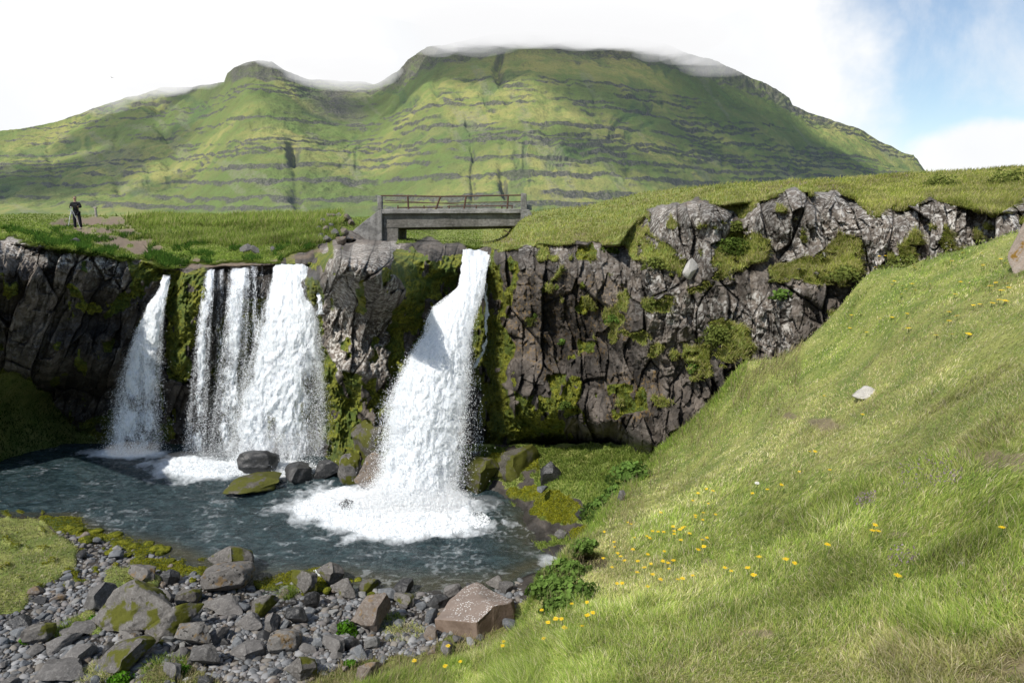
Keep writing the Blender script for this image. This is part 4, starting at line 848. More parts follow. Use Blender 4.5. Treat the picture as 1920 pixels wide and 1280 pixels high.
# cobbles
inwater = lambda px, py: py < tab(px, [(-300,970),(120,980),(300,1048),(420,1085),(480,1104),(560,1098),(640,1090),(700,1112),(830,1120),(960,1095),(1000,1090)])
placed = [(424,1100,40),(418,1110,44),(255,1170,60),(323,1180,42),(360,1205,28),(692,1165,36),(893,1170,80),(183,1130,28),(220,1250,40)]
mm = 0; tries = 0
while mm < 284 and tries < 20000:
    tries += 1; px, py = random.uniform(-20, 960), random.uniform(1010, 1290); sz = random.choice([12, 14, 17, 20, 26, 34])*(.65+.35*(py-1000)/200)
    if inwater(px, py) or inpoly(SG[0], np.array(px), np.array(py)) or py > tab(px, [(560,1300),(640,1262),(760,1240),(860,1225),(960,1190)]): continue
    if any(math.hypot(px-a, (py-b)*1.6) < (sz*.42+c*.48) for a, b, c in placed): continue
    placed.append((px, py, sz)); mm += 1; m = random.choice(['blue', 'blue', 'pale', 'grey', 'grey', 'dark', 'brown']); small = random.random() < .7
    lb = {'blue': 'smooth blue-grey cobble among the stones of the shore', 'pale': 'pale rounded cobble among the stones of the shore', 'grey': 'dull grey cobble among the stones of the shore', 'dark': 'dark damp cobble among the stones of the shore', 'brown': 'brownish speckled cobble among the stones of the shore'}[m]
    R_('cobble', random.choice(COB if small else MID), m, px, py, sz, sz*random.uniform(.35, .65), lb, 'cobble', 'cobbles of the shore, '+m, tilt=random.uniform(-.2, .2), tx=random.uniform(-.15, .15), sink=.2)
s = NT('moss_cushion'); p = s.pos(); n1 = s.noise(p, 9, 4); n2 = s.noise(p, 45, 3, .7); c = s.mix(s.ramp(n1, .35, .65), (.07, .085, .010), (.22, .22, .022)); c = s.mix(s.ramp(n2, .42, .62, 0, .8), c, (.035, .045, .008)); RM['cushion'] = s.end(s.bsdf(c, .95, .1, s.bump(n2, .9, .03)))
CUSH = [rock_mesh(500+i, 2, .14, 4, .6, .7, .9) for i in range(4)]
for k in range(34):
    a = random.random(); px = 85+215*a+random.uniform(-26, 30); py = 980+62*a+random.uniform(-8, 24); w = random.uniform(9, 30)
    R_('moss_cushion', CUSH[k % 4], 'cushion', px, py, w, w*random.uniform(.22, .4), 'yellow-green moss cushion at the water edge of the left bank', 'moss', 'moss cushions along the left bank', sink=.3)
for k in range(12):
    px, py = random.uniform(480, 720), random.uniform(1088, 1120); w = random.uniform(10, 22)
    R_('moss_cushion', CUSH[k % 4], 'cushion', px, py, w, w*.4, 'little moss cushion between the boulders at the near edge of the pool', 'moss', 'moss cushions between the shore boulders', sink=.2)
def pebbles():
    n = 19000; PX = RNG.uniform(-60, 980, n); PY = RNG.uniform(985, 1300, n); g = SHORE[3]; 
    ok = np.array([not inwater(a, b) for a, b in zip(PX, PY+4)]); gi = ((PY-935)/1.5).astype(int).clip(0, g.shape[0]-1); gj = ((PX+300)/1.8).astype(int).clip(0, g.shape[1]-1)
    ok &= (g[gi, gj] < .5) & (SHORE[4][gi, gj] < .6); PX, PY = PX[ok], PY[ok]; n = len(PX); c = SHORE[2][gi[ok], gj[ok]]
    src = []
    for i in range(4):
        me = rock_mesh(400+i, 7, .08, 2, .15, .45, .8); A = np.array([v.co[:] for v in me.vertices])-[0, 0, .5]; Fs = np.array([p.vertices[:] for p in me.polygons]); src.append((A, Fs)); bpy.data.meshes.remove(me)
    L = []; which = RNG.integers(0, 4, n); pal = np.array([(.12,.125,.13),(.17,.175,.18),(.24,.24,.24),(.15,.14,.135),(.08,.08,.08),(.17,.155,.135)])
    for k in range(4):
        idx = np.where(which == k)[0]; A, Fs = src[k]; m = len(idx); th = RNG.uniform(0, 6.28, m); sz = ((.03+.05*RNG.uniform(0, 1, m)+.13*RNG.uniform(0, 1, m)**4)*RNG.uniform(.6, 1, m)); S = np.stack([sz, sz*.75, sz*.55], 1)
        B = A[None]*S[:, None]; x = B[..., 0]*np.cos(th)[:, None]-B[..., 1]*np.sin(th)[:, None]; y = B[..., 0]*np.sin(th)[:, None]+B[..., 1]*np.cos(th)[:, None]
        V = np.stack([x, y, B[..., 2]], -1)+c[idx][:, None]; Fc = (Fs[None]+np.arange(m)[:, None, None]*len(A)).reshape(-1, 3)
        col = np.repeat(pal[RNG.integers(0, len(pal), m)][:, None]*RNG.uniform(.8, 1.2, (m, 1, 1)), len(A), 1).reshape(-1, 3); L.append((V.reshape(-1, 3), Fc, col))
    v, f, cc = join_soups(L); s = NT('pebble_stone'); s.end(s.bsdf(s.attr('col')[4], .75, .3))
    tag(link('gravel', npmesh('gravel', v, f, {'col': cc}), s.m), 'grey gravel and small pebbles filling the shore between larger stones', 'gravel', None, 'stuff')
pebbles()

def red_boulder():
    # front-lower corners and the sloping lichened top
    Yf, Yb = 9.15, 10.2
    z0 = ground_at(890, 1200).z-.35
    def q(px, py, Y): return P(px, py, Y)
    top = [q(815, 1160, 9.35), q(893, 1166, 8.9), q(925, 1136, 9.15), q(958, 1128, 9.4), q(962, 1122, 9.9), q(938, 1112, 10.2), q(895, 1091, 10.6), q(880, 1096, 10.5), q(840, 1128, 9.9)]
    bot = [q(828, 1216, 9.3), q(896, 1236, 8.85), q(925, 1236, 9.1), q(972, 1196, 9.4), q(975, 1180, 9.9)]+[Vector((p.x, p.y+.15, z0)) for p in top[5:]]
    for b in bot: b.z = min(b.z, z0+.2)
    bm = bmesh.new(); tv = [bm.verts.new(p) for p in top]; bv = [bm.verts.new(p) for p in bot]
    mid = Vector((0, 0, 0)); 
    for p in top: mid += p/len(top)
    c = bm.verts.new(mid+Vector((0, 0, .03))); n = len(top)
    for i in range(n):
        j = (i+1) % n; bm.faces.new((tv[i], tv[j], c)); bm.faces.new((bv[i], bv[j], tv[j], tv[i]))
    bmesh.ops.recalc_face_normals(bm, faces=bm.faces)
    bmesh.ops.bevel(bm, geom=[e for e in bm.edges if all(v is not c for v in e.verts)], offset=.02, segments=2, profile=.6, affect='EDGES')
    bmesh.ops.triangulate(bm, faces=bm.faces); bmesh.ops.subdivide_edges(bm, edges=bm.edges, cuts=5, use_grid_fill=True)
    bm.normal_update()
    A = np.array([v.co[:] for v in bm.verts]); N = np.array([v.normal[:] for v in bm.verts]); d = .045*fbm(A[:, 0]*3, A[:, 1]*3, A[:, 2]*3, oct=4, seed=3)+.015*fbm(A[:, 0]*11, A[:, 1]*11, A[:, 2]*11, oct=3, seed=4)
    org = Vector((mid.x, mid.y, z0))
    for v, a, k, nn in zip(bm.verts, A, d, N): v.co = Vector(a+nn*k)-org
    me = bpy.data.meshes.new('boulder'); bm.to_mesh(me); bm.free()
    me.polygons.foreach_set('use_smooth', np.ones(len(me.polygons), bool)); me.set_sharp_from_angle(angle=math.radians(35))
    s = NT('red_brown_boulder'); ge = s.n('ShaderNodeNewGeometry'); p = ge.outputs['Position']; sx = s.n('ShaderNodeSeparateXYZ'); s.t.links.new(ge.outputs['Normal'], sx.inputs[0])
    n1 = s.noise(p, 6, 5); n2 = s.noise(p, 30, 4, .65); cc = s.mix(s.ramp(n1, .3, .7), (.12, .085, .062), (.20, .15, .115)); cc = s.mix(s.ramp(n2, .5, .7, 0, .4), cc, (.09, .06, .045))
    tp = s.ramp(sx.outputs[2], .45, .75); cc = s.mix(s.math('MULTIPLY', tp, .6), cc, (.27, .22, .19))
    sp = s.ramp(s.math('ADD', s.vor(p, 26), s.math('MULTIPLY_ADD', n2, .5, -.25)), .34, .26); cc = s.mix(s.math('MULTIPLY', s.math('MULTIPLY', tp, sp), s.ramp(s.noise(p, 2.4, 3), .40, .52)), cc, (.66, .66, .64))
    s.end(s.bsdf(cc, .85, .25, s.bump(n2, .6, .02)))
    o = link('boulder', me, s.m); o.location = org; tag(o, 'big angular red-brown boulder with white lichen freckles on its sloping top', 'boulder', SHB)
red_boulder()
def on_slope(px, py):
    v = slope_pts(np.array([float(px)]), np.array([float(py)]))[0]; return Vector(v.tolist())
R_('stone', BIG[2], 'white', 1630, 742, 50, 17, 'flat whitish stone lying alone on the grass slope', 'stone', None, base=on_slope(1630, 742)+Vector((0, 0, -.02)), rz=.3, tilt=-.12, sink=.5)
R_('stone', BIG[4], 'rust', 1932, 508, 48, 74, 'pale stone with orange and white patches at the right edge of the slope', 'stone', None, base=on_slope(1925, 506), rz=.3, tilt=.1, sink=.25)
R_('stone', COB[1], 'white', 1806, 1056, 14, 6, 'tiny white pebble in the grass at the lower right', 'pebble', None, base=on_slope(1806, 1056))
R_('stone', MID[2], 'white', 1293, 522, 28, 30, 'small pale block perched below the left outcrop knob', 'stone', None, base=gorge_at(1293, 520)+Vector((0, -.1, 0)), rz=.2)
for i, (px, py, w, h) in enumerate([(606,420,20,12),(618,414,24,14),(633,413,26,15),(648,412,24,13),(622,428,18,12),(610,436,20,12),(628,444,24,16),(645,440,20,14),(600,446,16,12),(640,456,26,14),(612,452,20,12),(659,420,18,11),(596,430,14,9),(655,452,18,12)]):
    R_('rock', MID[i % 8], 'brown' if i % 2 else 'grey', px, py, w*.8, h*.9, 'rough stone in the heap left of the bridge abutment', 'rock', 'stones heaped beside the bridge', base=gorge_at(px, py+3))
for i, (px, py, w, h, lb) in enumerate([(460,474,26,12,'flat grey stone in the grass above the middle falls'),(478,478,16,12,'small upright stone right of the flat one above the middle falls'),(512,472,12,8,'little dark stone above the wide waterfall'),(140,458,14,8,'small grey stone on the path below the photographer')]):
    R_('stone', MID[(i+3) % 8], 'grey', px, py, w, h*1.2, lb, 'stone', None, base=gorge_at(px, py))
# ------------------------------------------------------------------ footbridge
def concrete(name, a, b, dark=0.0):
    s = NT(name); p = s.pos(); n1 = s.noise(p, 1.6, 5); n2 = s.noise(p, 9, 5, .65); n3 = s.noise(p, 2.2, 4, .6, stretch=(1, 1, .25))
    c = s.mix(s.ramp(n1, .3, .7), a, b); c = s.mix(s.ramp(n2, .45, .7, 0, .5), c, tuple(x*.45 for x in a)); c = s.mix(s.ramp(n3, .5, .7, 0, .5), c, (.05, .048, .042)); c = s.mix(s.ramp(n2, .3, .4, .4, 0), c, (.36, .35, .32))
    return s.end(s.bsdf(c, .9, .2, s.bump(n2, .7, .05)))
def prism(bm, poly, y0, y1):
    f = [bm.verts.new((x, y0, z)) for x, z in poly]; b = [bm.verts.new((x, y1, z)) for x, z in poly]; n = len(poly)
    bm.faces.new(f); bm.faces.new(b[::-1])
    for i in range(n): bm.faces.new((f[(i+1) % n], f[i], b[i], b[(i+1) % n]))
def finish(bm, org, bev=.02, rough=.02, cuts=6):
    bmesh.ops.recalc_face_normals(bm, faces=bm.faces)
    if bev: bmesh.ops.bevel(bm, geom=list(bm.edges), offset=bev, segments=1, affect='EDGES')
    if cuts:
        bmesh.ops.triangulate(bm, faces=bm.faces); bmesh.ops.subdivide_edges(bm, edges=bm.edges, cuts=cuts, use_grid_fill=True); bm.normal_update()
        A = np.array([v.co[:] for v in bm.verts]); N = np.array([v.normal[:] for v in bm.verts]); d = rough*fbm(A[:, 0]*3, A[:, 1]*3, A[:, 2]*5, oct=4, seed=8)
        for v, a, k, nn in zip(bm.verts, A, d, N): v.co = Vector(a+nn*k)
    bmesh.ops.translate(bm, verts=bm.verts, vec=-org); me = bpy.data.meshes.new('m'); bm.to_mesh(me); bm.free(); return me
def tube(bm, a, b, r, seg=8):
    a, b = Vector(a), Vector(b); d = (b-a); L = d.length; M = Matrix.Translation((a+b)/2)@d.to_track_quat('Z', 'Y').to_matrix().to_4x4()
    bmesh.ops.create_cone(bm, cap_ends=True, segments=seg, radius1=r, radius2=r, depth=L, matrix=M)
def bridge():
    Yb = 34.0; W_ = 2.9; q = lambda px, py: (lambda v: (v.x, v.z))(P(px, py, Yb))
    org = P(846, 433, Yb); root = empty('footbridge', org)
    c1 = concrete('weathered_concrete', (.17, .165, .155), (.29, .28, .265)); c2 = concrete('shaded_concrete', (.12, .112, .10), (.185, .175, .16)); rust = flat('rusty_steel', (.085, .05, .035), .8, .3)  # beams and inner abutment: shade put into a darker concrete colour
    def add(name, polys, y0, y1, mat, bev=.02, rough=.02, parent=root, cuts=5):
        bm = bmesh.new()
        for p in polys: prism(bm, [q(*a) for a in p], y0, y1)
        return link(name, finish(bm, org, bev, rough, cuts), mat, parent)
    add('deck', [[(714,392),(978,392),(978,400),(714,401)]], Yb-.12, Yb+W_+.12, c1, .025, .035, cuts=12)
    add('beam', [[(718,401),(976,400.5),(976,424),(718,428)]], Yb+.08, Yb+.42, c2, .02, .03, cuts=12)
    add('beam', [[(718,401),(976,400),(976,430),(718,433)]], Yb+W_/2-.2, Yb+W_/2+.2, c2, .02, .03)
    add('beam', [[(718,401),(976,400),(976,430),(718,433)]], Yb+W_-.42, Yb+W_-.08, c2, .02, .03)
    add('abutment', [[(644,456),(652,441),(704,399),(717,391.5),(717,460),(650,460)]], Yb-.15, Yb+.35, c1, .02, .05)
    add('abutment', [[(717,401),(719,401),(719,427),(746,429),(746,462),(717,462)]], Yb+.1, Yb+W_, c2, .02, .03)
    add('abutment', [[(976,392),(992,393),(1004,410),(1004,440),(976,440)]], Yb-.15, Yb+W_, c1, .02, .05)
    add('end_post', [[(708,367),(716.5,368),(716.5,393),(709,393)]], Yb-.1, Yb+.25, c1, .02, .02)
    add('end_post', [[(977,362),(987,363),(988,393),(977,393)]], Yb-.1, Yb+.25, c1, .02, .02)
    add('end_post', [[(988,383),(997,384),(998,394),(988,394)]], Yb+.3, Yb+.6, c1, .02, .02)
    add('end_post', [[(978,368),(985,368),(985,393),(978,393)]], Yb+W_-.25, Yb+W_+.1, c1, .02, .02)
    rl = bmesh.new(); tube(rl, P(714, 367, Yb), P(766, 367.5, Yb), .035); tube(rl, P(764, 367.5, Yb), P(828, 368.5, Yb), .035); tube(rl, P(826, 368.5, Yb), P(978, 366, Yb), .035)
    railing = link('railing', finish(rl, org, 0, 0, 0), rust, root)
    rl = bmesh.new(); tube(rl, P(716, 379.5, Yb), P(824, 381, Yb), .018); tube(rl, P(822, 381, Yb), P(978, 378, Yb), .018); link('mid_rail', finish(rl, org, 0, 0, 0), rust, railing)
    for a, b in (((764.5, 367), (766, 393)), ((826, 368), (817, 393)), ((874, 367), (870, 392)), ((953, 366), (951, 393))):
        bm = bmesh.new(); tube(bm, P(a[0], a[1], Yb), P(b[0], b[1], Yb), .045, 6); link('rail_post', finish(bm, org, 0, 0, 0), rust, railing)
    bm = bmesh.new(); Yf = Yb+W_-.1
    tube(bm, P(722, 376, Yf), P(860, 383, Yf), .02); tube(bm, P(745, 389, Yf), P(830, 389, Yf), .03); tube(bm, P(838, 387, Yf), P(962, 386, Yf), .03)
    for x in (746, 795, 842, 893, 941, 960): tube(bm, P(x, 385, Yf), P(x, 393, Yf), .035, 6)
    link('broken_railing', finish(bm, org, 0, 0, 0), rust, root)
    bm = bmesh.new(); tube(bm, P(944, 431, Yb+.3), P(957, 438, Yb+.2), .025); link('loose_rod', finish(bm, org, 0, 0, 0), rust, root)
    tag(root, 'old concrete footbridge with bent rusty railings over the stream', 'bridge')
bridge()

# ------------------------------------------------------------------ photographer, tripod, camera, waymark post
def skin(name, joints, edges, mat, parent=None, root=0, sub=2):
    me = bpy.data.meshes.new(name); me.from_pydata([j[:3] for j in joints], edges, []); o = link(name, me, mat, parent)
    m = o.modifiers.new('skin', 'SKIN'); m.use_smooth_shade = True; m.branch_smoothing = .5
    for v, j in zip(me.skin_vertices[0].data, joints):
        r = j[3]; v.radius = (r, r) if not isinstance(r, tuple) else r
    me.skin_vertices[0].data[root].use_root = True
    s = o.modifiers.new('sub', 'SUBSURF'); s.levels = s.render_levels = sub; return o
def person():
    g = gorge_at(147, 431); k = 1.0
    H = 60*g.y/F/1.75            # scale so the figure stands as tall as in the survey
    skinm = flat('skin', (.42, .27, .20), .6, .3, .1); cloth = flat('black_cloth', (.012, .012, .015), .85, .2, .3); trou = flat('dark_trousers', (.012, .012, .018), .85, .2, .3); hairm = flat('brown_hair', (.03, .018, .012), .6, .4); blk = flat('black_plastic', (.01, .01, .01), .4, .5); alu = flat('grey_metal', (.45, .46, .45), .4, .5)
    # joints in metres: x right, y away, z up
    J = [(0,0,.95,.12),(0,0,1.15,.12),(0,0,1.36,.13),(0,0,1.48,.055),(0,-.01,1.56,.075),(0,-.015,1.64,.092),(0,-.005,1.72,.065),
         (-.17,0,1.40,.058),(-.24,-.03,1.15,.045),(-.08,-.24,1.22,.034),(-.02,-.28,1.27,.03),(.17,0,1.40,.058),(.25,-.04,1.17,.045),(.15,-.25,1.22,.034),(.09,-.30,1.28,.03),
         (-.10,0,.88,.09),(-.12,-.01,.48,.06),(-.13,.01,.09,.042),(-.14,-.13,.04,.035),(.10,0,.88,.09),(.13,-.01,.48,.06),(.15,.01,.09,.042),(.17,-.13,.04,.035)]
    E = [(0,1),(1,2),(2,3),(3,4),(4,5),(5,6),(2,7),(7,8),(8,9),(9,10),(2,11),(11,12),(12,13),(13,14),(0,15),(15,16),(16,17),(17,18),(0,19),(19,20),(20,21),(21,22)]
    b = skin('person', J, E, skinm); b.location = g; b.scale = (H,)*3; b.rotation_euler.z = .25
    tag(b, 'photographer in black clothes and sunglasses bending over a camera on a tripod', 'person')
    up = lambda j, a: (j[0], j[1], j[2], j[3]+a)
    skin('jacket', [(0,0,.80,.17),(0,0,.98,.165),(0,0,1.18,.155),(0,0,1.37,.155),(0,0,1.47,.07),(-.18,0,1.40,.078),(-.25,-.03,1.15,.065),(-.11,-.21,1.21,.05),(.18,0,1.40,.078),(.26,-.04,1.17,.065),(.16,-.22,1.21,.05)],
         [(0,1),(1,2),(2,3),(3,4),(3,5),(5,6),(6,7),(3,8),(8,9),(9,10)], cloth, b)
    skin('trousers', [(0,0,.92,.13),(-.10,0,.86,.105),(-.12,-.01,.48,.08),(-.13,.01,.08,.075),(.10,0,.86,.105),(.13,-.01,.48,.08),(.15,.01,.08,.075)], [(0,1),(1,2),(2,3),(0,4),(4,5),(5,6)], trou, b)
    for sx in (-1, 1): skin('shoe', [(sx*.14,.03,.05,.055),(sx*.155,-.16,.04,.045)], [(0,1)], blk, b)
    skin('hair', [(0,.01,1.74,.085),(0,.045,1.68,.085),(0,.04,1.60,.06)], [(0,1),(1,2)], hairm, b)
    bm = bmesh.new()
    for sx in (-.035, .035): bmesh.ops.create_uvsphere(bm, u_segments=10, v_segments=6, radius=.028, matrix=Matrix.Translation((sx, -.105, 1.66))@Matrix.Diagonal((1, .4, .8, 1)))
    me = bpy.data.meshes.new('sunglasses'); bm.to_mesh(me); bm.free(); link('sunglasses', me, blk, b)
    bm = bmesh.new(); bmesh.ops.create_cone(bm, cap_ends=True, segments=10, radius1=.012, radius2=.020, depth=.04, matrix=Matrix.Translation((0, -.115, 1.625))); me = bpy.data.meshes.new('nose'); bm.to_mesh(me); bm.free()
    for i, hx in enumerate((-.02, .09)):      # fingers closed round the camera
        for f in range(5):
            x = hx+(f-2)*.018; skin('finger', [(x, -.29, 1.27, .011), (x+.004, -.33, 1.285, .010), (x+.006, -.345, 1.265-.004*f, .008)], [(0,1),(1,2)], skinm, b, sub=1)
    skin('shoulder_bag', [(-.24,.05,.80,.09),(-.22,.05,.92,.07)], [(0,1)], blk, b)
    # tripod
    t = empty('tripod', g+Vector((.03, -.42, 0))*H); t.scale = (H,)*3
    for dx, dy in ((-.30, -.05), (.36, .05), (-.06, -.40)):
        bm = bmesh.new(); tube(bm, (0, 0, 1.08), (dx*.55, dy*.55, .55), .016); me = bpy.data.meshes.new('leg'); bm.to_mesh(me); bm.free(); l = link('leg', me, alu, t)
        bm = bmesh.new(); tube(bm, (dx*.52, dy*.52, .58), (dx, dy, -.02), .011); me = bpy.data.meshes.new('lower_leg'); bm.to_mesh(me); bm.free(); link('lower_leg', me, alu, l)
    bm = bmesh.new(); tube(bm, (0, 0, .80), (0, 0, 1.20), .018); me = bpy.data.meshes.new('centre_column'); bm.to_mesh(me); bm.free(); link('centre_column', me, alu, t)
    bm = bmesh.new(); bmesh.ops.create_uvsphere(bm, u_segments=12, v_segments=8, radius=.045, matrix=Matrix.Translation((0, 0, 1.17))); me = bpy.data.meshes.new('ball_head'); bm.to_mesh(me); bm.free(); link('ball_head', me, alu, t)
    bm = bmesh.new(); tube(bm, (0, 0, 1.12), (-.10, -.10, .98), .008); me = bpy.data.meshes.new('pan_handle'); bm.to_mesh(me); bm.free(); link('pan_handle', me, alu, t)
    tag(t, 'light metal tripod standing before the photographer', 'tripod')
    c = empty('photo_camera', t.location+Vector((.05, 0, 1.21))*H, .5); c.scale = (H,)*3
    def bx(n, s, loc, m):
        bm = bmesh.new(); bmesh.ops.create_cube(bm, size=1, matrix=Matrix.Translation(loc)@Matrix.Diagonal((*s, 1))); bmesh.ops.bevel(bm, geom=list(bm.edges), offset=.008, segments=2, affect='EDGES'); me = bpy.data.meshes.new(n); bm.to_mesh(me); bm.free(); link(n, me, m, c)
    bx('body', (.14, .07, .10), (0, 0, .05), blk); bx('viewfinder', (.06, .06, .035), (0, 0, .11), blk)
    bm = bmesh.new(); tube(bm, (.05, 0, .05), (.22, 0, .05), .045, 16); me = bpy.data.meshes.new('lens'); bm.to_mesh(me); bm.free(); link('lens', me, blk, c)
    tag(c, 'black camera with a long lens mounted on the tripod', 'camera')
    # post
    gp = gorge_at(180, 407); k = gp.y/F; s = k*17; r = empty('waymark_post', gp)
    wd = flat('grey_weathered_wood', (.30, .27, .25), .9, .2, .3, 6)
    bm = bmesh.new(); bmesh.ops.create_cone(bm, cap_ends=True, segments=8, radius1=s*.13, radius2=s*.11, depth=s*1.1, matrix=Matrix.Translation((0, 0, s*.45))); me = bpy.data.meshes.new('post'); bm.to_mesh(me); bm.free(); link('post', me, wd, r)
    bm = bmesh.new(); bmesh.ops.create_cube(bm, size=1, matrix=Matrix.Translation((0, 0, s*.98))@Matrix.Diagonal((s*.40, s*.22, s*.16, 1))); bmesh.ops.bevel(bm, geom=list(bm.edges), offset=s*.03, segments=2, affect='EDGES'); me = bpy.data.meshes.new('cap'); bm.to_mesh(me); bm.free(); link('cap', me, wd, r)
    tag(r, 'short grey post with a square cap beside the path', 'post')
person()
def bird():
    bm = bmesh.new(); bmesh.ops.create_uvsphere(bm, u_segments=10, v_segments=8, radius=1, matrix=Matrix.Diagonal((.05, .16, .05, 1)))
    for sx in (-1, 1):
        a = [bm.verts.new(p) for p in ((0, .06, .02), (sx*.18, .05, .09), (sx*.38, -.03, .05), (sx*.17, -.05, .09), (0, -.06, .02))]; bm.faces.new(a)
    a = [bm.verts.new(p) for p in ((0, -.12, 0), (.04, -.24, 0), (-.04, -.24, 0))]; bm.faces.new(a)
    me = bpy.data.meshes.new('bird'); bm.to_mesh(me); bm.free(); o = link('bird', me, flat('dark_feathers', (.03, .03, .03))); o.location = P(210, 146, 120); o.rotation_euler = (0, .2, .9); tag(o, 'small dark bird flying high above the left ridge', 'bird')
bird()

# ------------------------------------------------------------------ grass and plants
def discs(c, s, pal):
    n = len(c); N = RNG.normal(size=(n, 3))*.5+[-.2, -.3, 1]; N /= np.linalg.norm(N, axis=1, keepdims=True); T = np.cross(N, RNG.normal(size=(n, 3))); T /= np.linalg.norm(T, axis=1, keepdims=True); B = np.cross(N, T)
    a = np.arange(5)/5*2*np.pi; V = c[:, None]+(np.cos(a)[None, :, None]*T[:, None]+np.sin(a)[None, :, None]*B[:, None])*s[:, None, None]; o = np.arange(n)[:, None, None]*5
    Fc = (np.array([[0, 1, 2], [0, 2, 3], [0, 3, 4]])[None]+o).reshape(-1, 3); C = np.repeat((pal[RNG.integers(0, len(pal), n)]*RNG.uniform(.7, 1.25, (n, 1)))[:, None], 5, 1).reshape(-1, 3); return V.reshape(-1, 3), Fc, C
def grass():
    # near slope
    L = []; n = 330000
    PX = RNG.uniform(600, 2060, n); e = tab(PX, EDGE); PY = e+RNG.uniform(-.004, 1, n)*(1330-e)
    V = slope_pts(PX, PY); dd = patch_dirt(PX, PY); ok = RNG.uniform(0, 1, n) > dd*.85; PX, PY, V = PX[ok], PY[ok], V[ok]; Y = V[:, 1]
    x, y = V[:, 0], V[:, 1]
    zone = fbm(x*.75, y*.75, oct=4, seed=61); fine = fbm(x*3.2, y*3.2, oct=3, seed=62); far = ss(4, 10, Y)
    lushm = (fbm(x*.5+5, y*.5, oct=3, seed=63)+RNG.normal(size=len(x))*.10 > .24) | (np.hypot((PX-1330)/150, (PY-1010)/60) < 1) | (np.hypot((PX-1780)/130, (PY-1160)/60) < .9) | (np.hypot((PX-1800)/120, (PY-880)/40) < .9)
    dry = (fbm(x*1.1+9, y*1.1, oct=4, seed=64)+RNG.normal(size=len(x))*.16 > .04) & ~lushm
    tone = (1.10+.28*zone+.55*fine)*(1+.10*far); tone = np.clip(tone, .5, 1.6)
    hh = (.036+.026*np.clip(fine+.3, 0, 1)+.028*lushm*(Y < 7))*(1-.25*far)
    tus = ss(.22, .45, fbm(x*2.3+7, y*2.3, oct=3, seed=165)); hh = hh*(1+.9*tus); tone = tone*(1-.22*tus)
    wd = np.maximum(.0028, .95*Y/F)
    al = ~(lushm | dry)
    for m, pal in ((lushm, 'lush'), (dry, 'dry'), (al, 'slope')):
        if pal == 'dry': mm = m & (RNG.uniform(size=len(m)) < .45); L.append(blades(V[mm], hh[mm], wd[mm], 'dry', .9, (.1, -.1), tone=tone[mm])); m = m & ~mm; pal = 'slope'
        if pal == 'lush': mm = m & (RNG.uniform(size=len(m)) < .5); L.append(blades(V[mm], hh[mm]*1.15, wd[mm], 'lush', .75, (.1, -.1), tone=tone[mm]*1.25)); m = m & ~mm; pal = 'slope'
        L.append(blades(V[m], hh[m], wd[m], pal, .95, (.12, -.12), tone=tone[m]))
    # small round leaves of clover and lady's mantle woven through the turf
    n = 60000; PX = RNG.uniform(620, 2000, n); e = tab(PX, EDGE); PY = e+RNG.uniform(0, 1, n)*(1320-e); V = slope_pts(PX, PY); k = fbm(V[:, 0]*1.9+3, V[:, 1]*1.9, oct=4, seed=131) > .12; V = V[k]; n = len(V)
    V[:, 2] += RNG.uniform(.008, .035, n); L.append(discs(V, np.maximum(.0035, .9*V[:, 1]/F)*RNG.uniform(.7, 1.5, n), np.array([(.20,.30,.07),(.28,.36,.09),(.14,.23,.05),(.34,.38,.12)])))
    n = 9000; PX = RNG.uniform(620, 2000, n); e = tab(PX, EDGE); PY = e+RNG.uniform(0, 1, n)*(1320-e); V = slope_pts(PX, PY); V[:, 2] += .012; L.append(blades(V, .06, np.maximum(.002, .7*V[:, 1]/F), 'dry', 2.8, (.3, 0), tone=np.full(n, 1.25)))
    # long stems and seed heads near the lower edge
    n = 6500; PX = RNG.uniform(640, 1500, n); e = tab(PX, EDGE); PY = e+np.abs(RNG.normal(size=n))*55; ok = (PY < 1310) & (fbm(PX/40, PY/40, seed=65) > -.1); V = slope_pts(PX[ok], PY[ok])
    L.append(blades(V, .20, np.maximum(.0022, .8*V[:, 1]/F), 'dry', .35, (.1, -.05), tone=np.full(len(V), .75)))
    n = 15000; PX = RNG.uniform(600, 1400, n); e = tab(PX, EDGE); PY = e+np.abs(RNG.normal(size=n))*16; V = slope_pts(PX, PY); L.append(blades(V, .11, np.maximum(.0028, .9*V[:, 1]/F), 'lush', .6, (-.1, -.1), tone=np.full(len(V), 1.3)))
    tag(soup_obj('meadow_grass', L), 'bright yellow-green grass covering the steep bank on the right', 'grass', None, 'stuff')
    # gorge: ledges, hilltop and plateau
    g, PXg, PYg, Vg = GX['g'], GX['PX'], GX['PY'], GX['V']
    def pick(mask, n):
        idx = np.flatnonzero(mask.ravel()); idx = idx[RNG.integers(0, len(idx), n)]; return idx
    L = []
    hill = (PXg > 905) & (g > .5); i = pick(hill, 95000); V = Vg.reshape(-1, 3)[i]+RNG.normal(size=(len(i), 3))*.012; Y = V[:, 1]
    tn = np.clip(1+.6*fbm(V[:, 0]*1.2, V[:, 1]*.8, V[:, 2]*2, oct=3, seed=66), .5, 1.6)
    L.append(blades(V, .085+.002*Y, np.maximum(.007, .95*Y/F), 'ledge', .8, (.1, -.1), tone=tn, up=np.array([0, -.3, .2])))
    i = pick(hill & (fbm(PXg/40, PYg/10, oct=4, seed=113) > -.02), 42000); V = Vg.reshape(-1, 3)[i]; L.append(blades(V, .09, np.maximum(.007, .9*V[:, 1]/F), 'dry', .9, (.1, -.1), tone=np.full(len(V), 1.0)))
    i = pick((PXg > 905) & (GX['mo'] > .5), 16000); V = Vg.reshape(-1, 3)[i]; L.append(blades(V, .05, .013, 'mossy', 1.2, (0, -.6), tone=np.full(len(V), .9)))
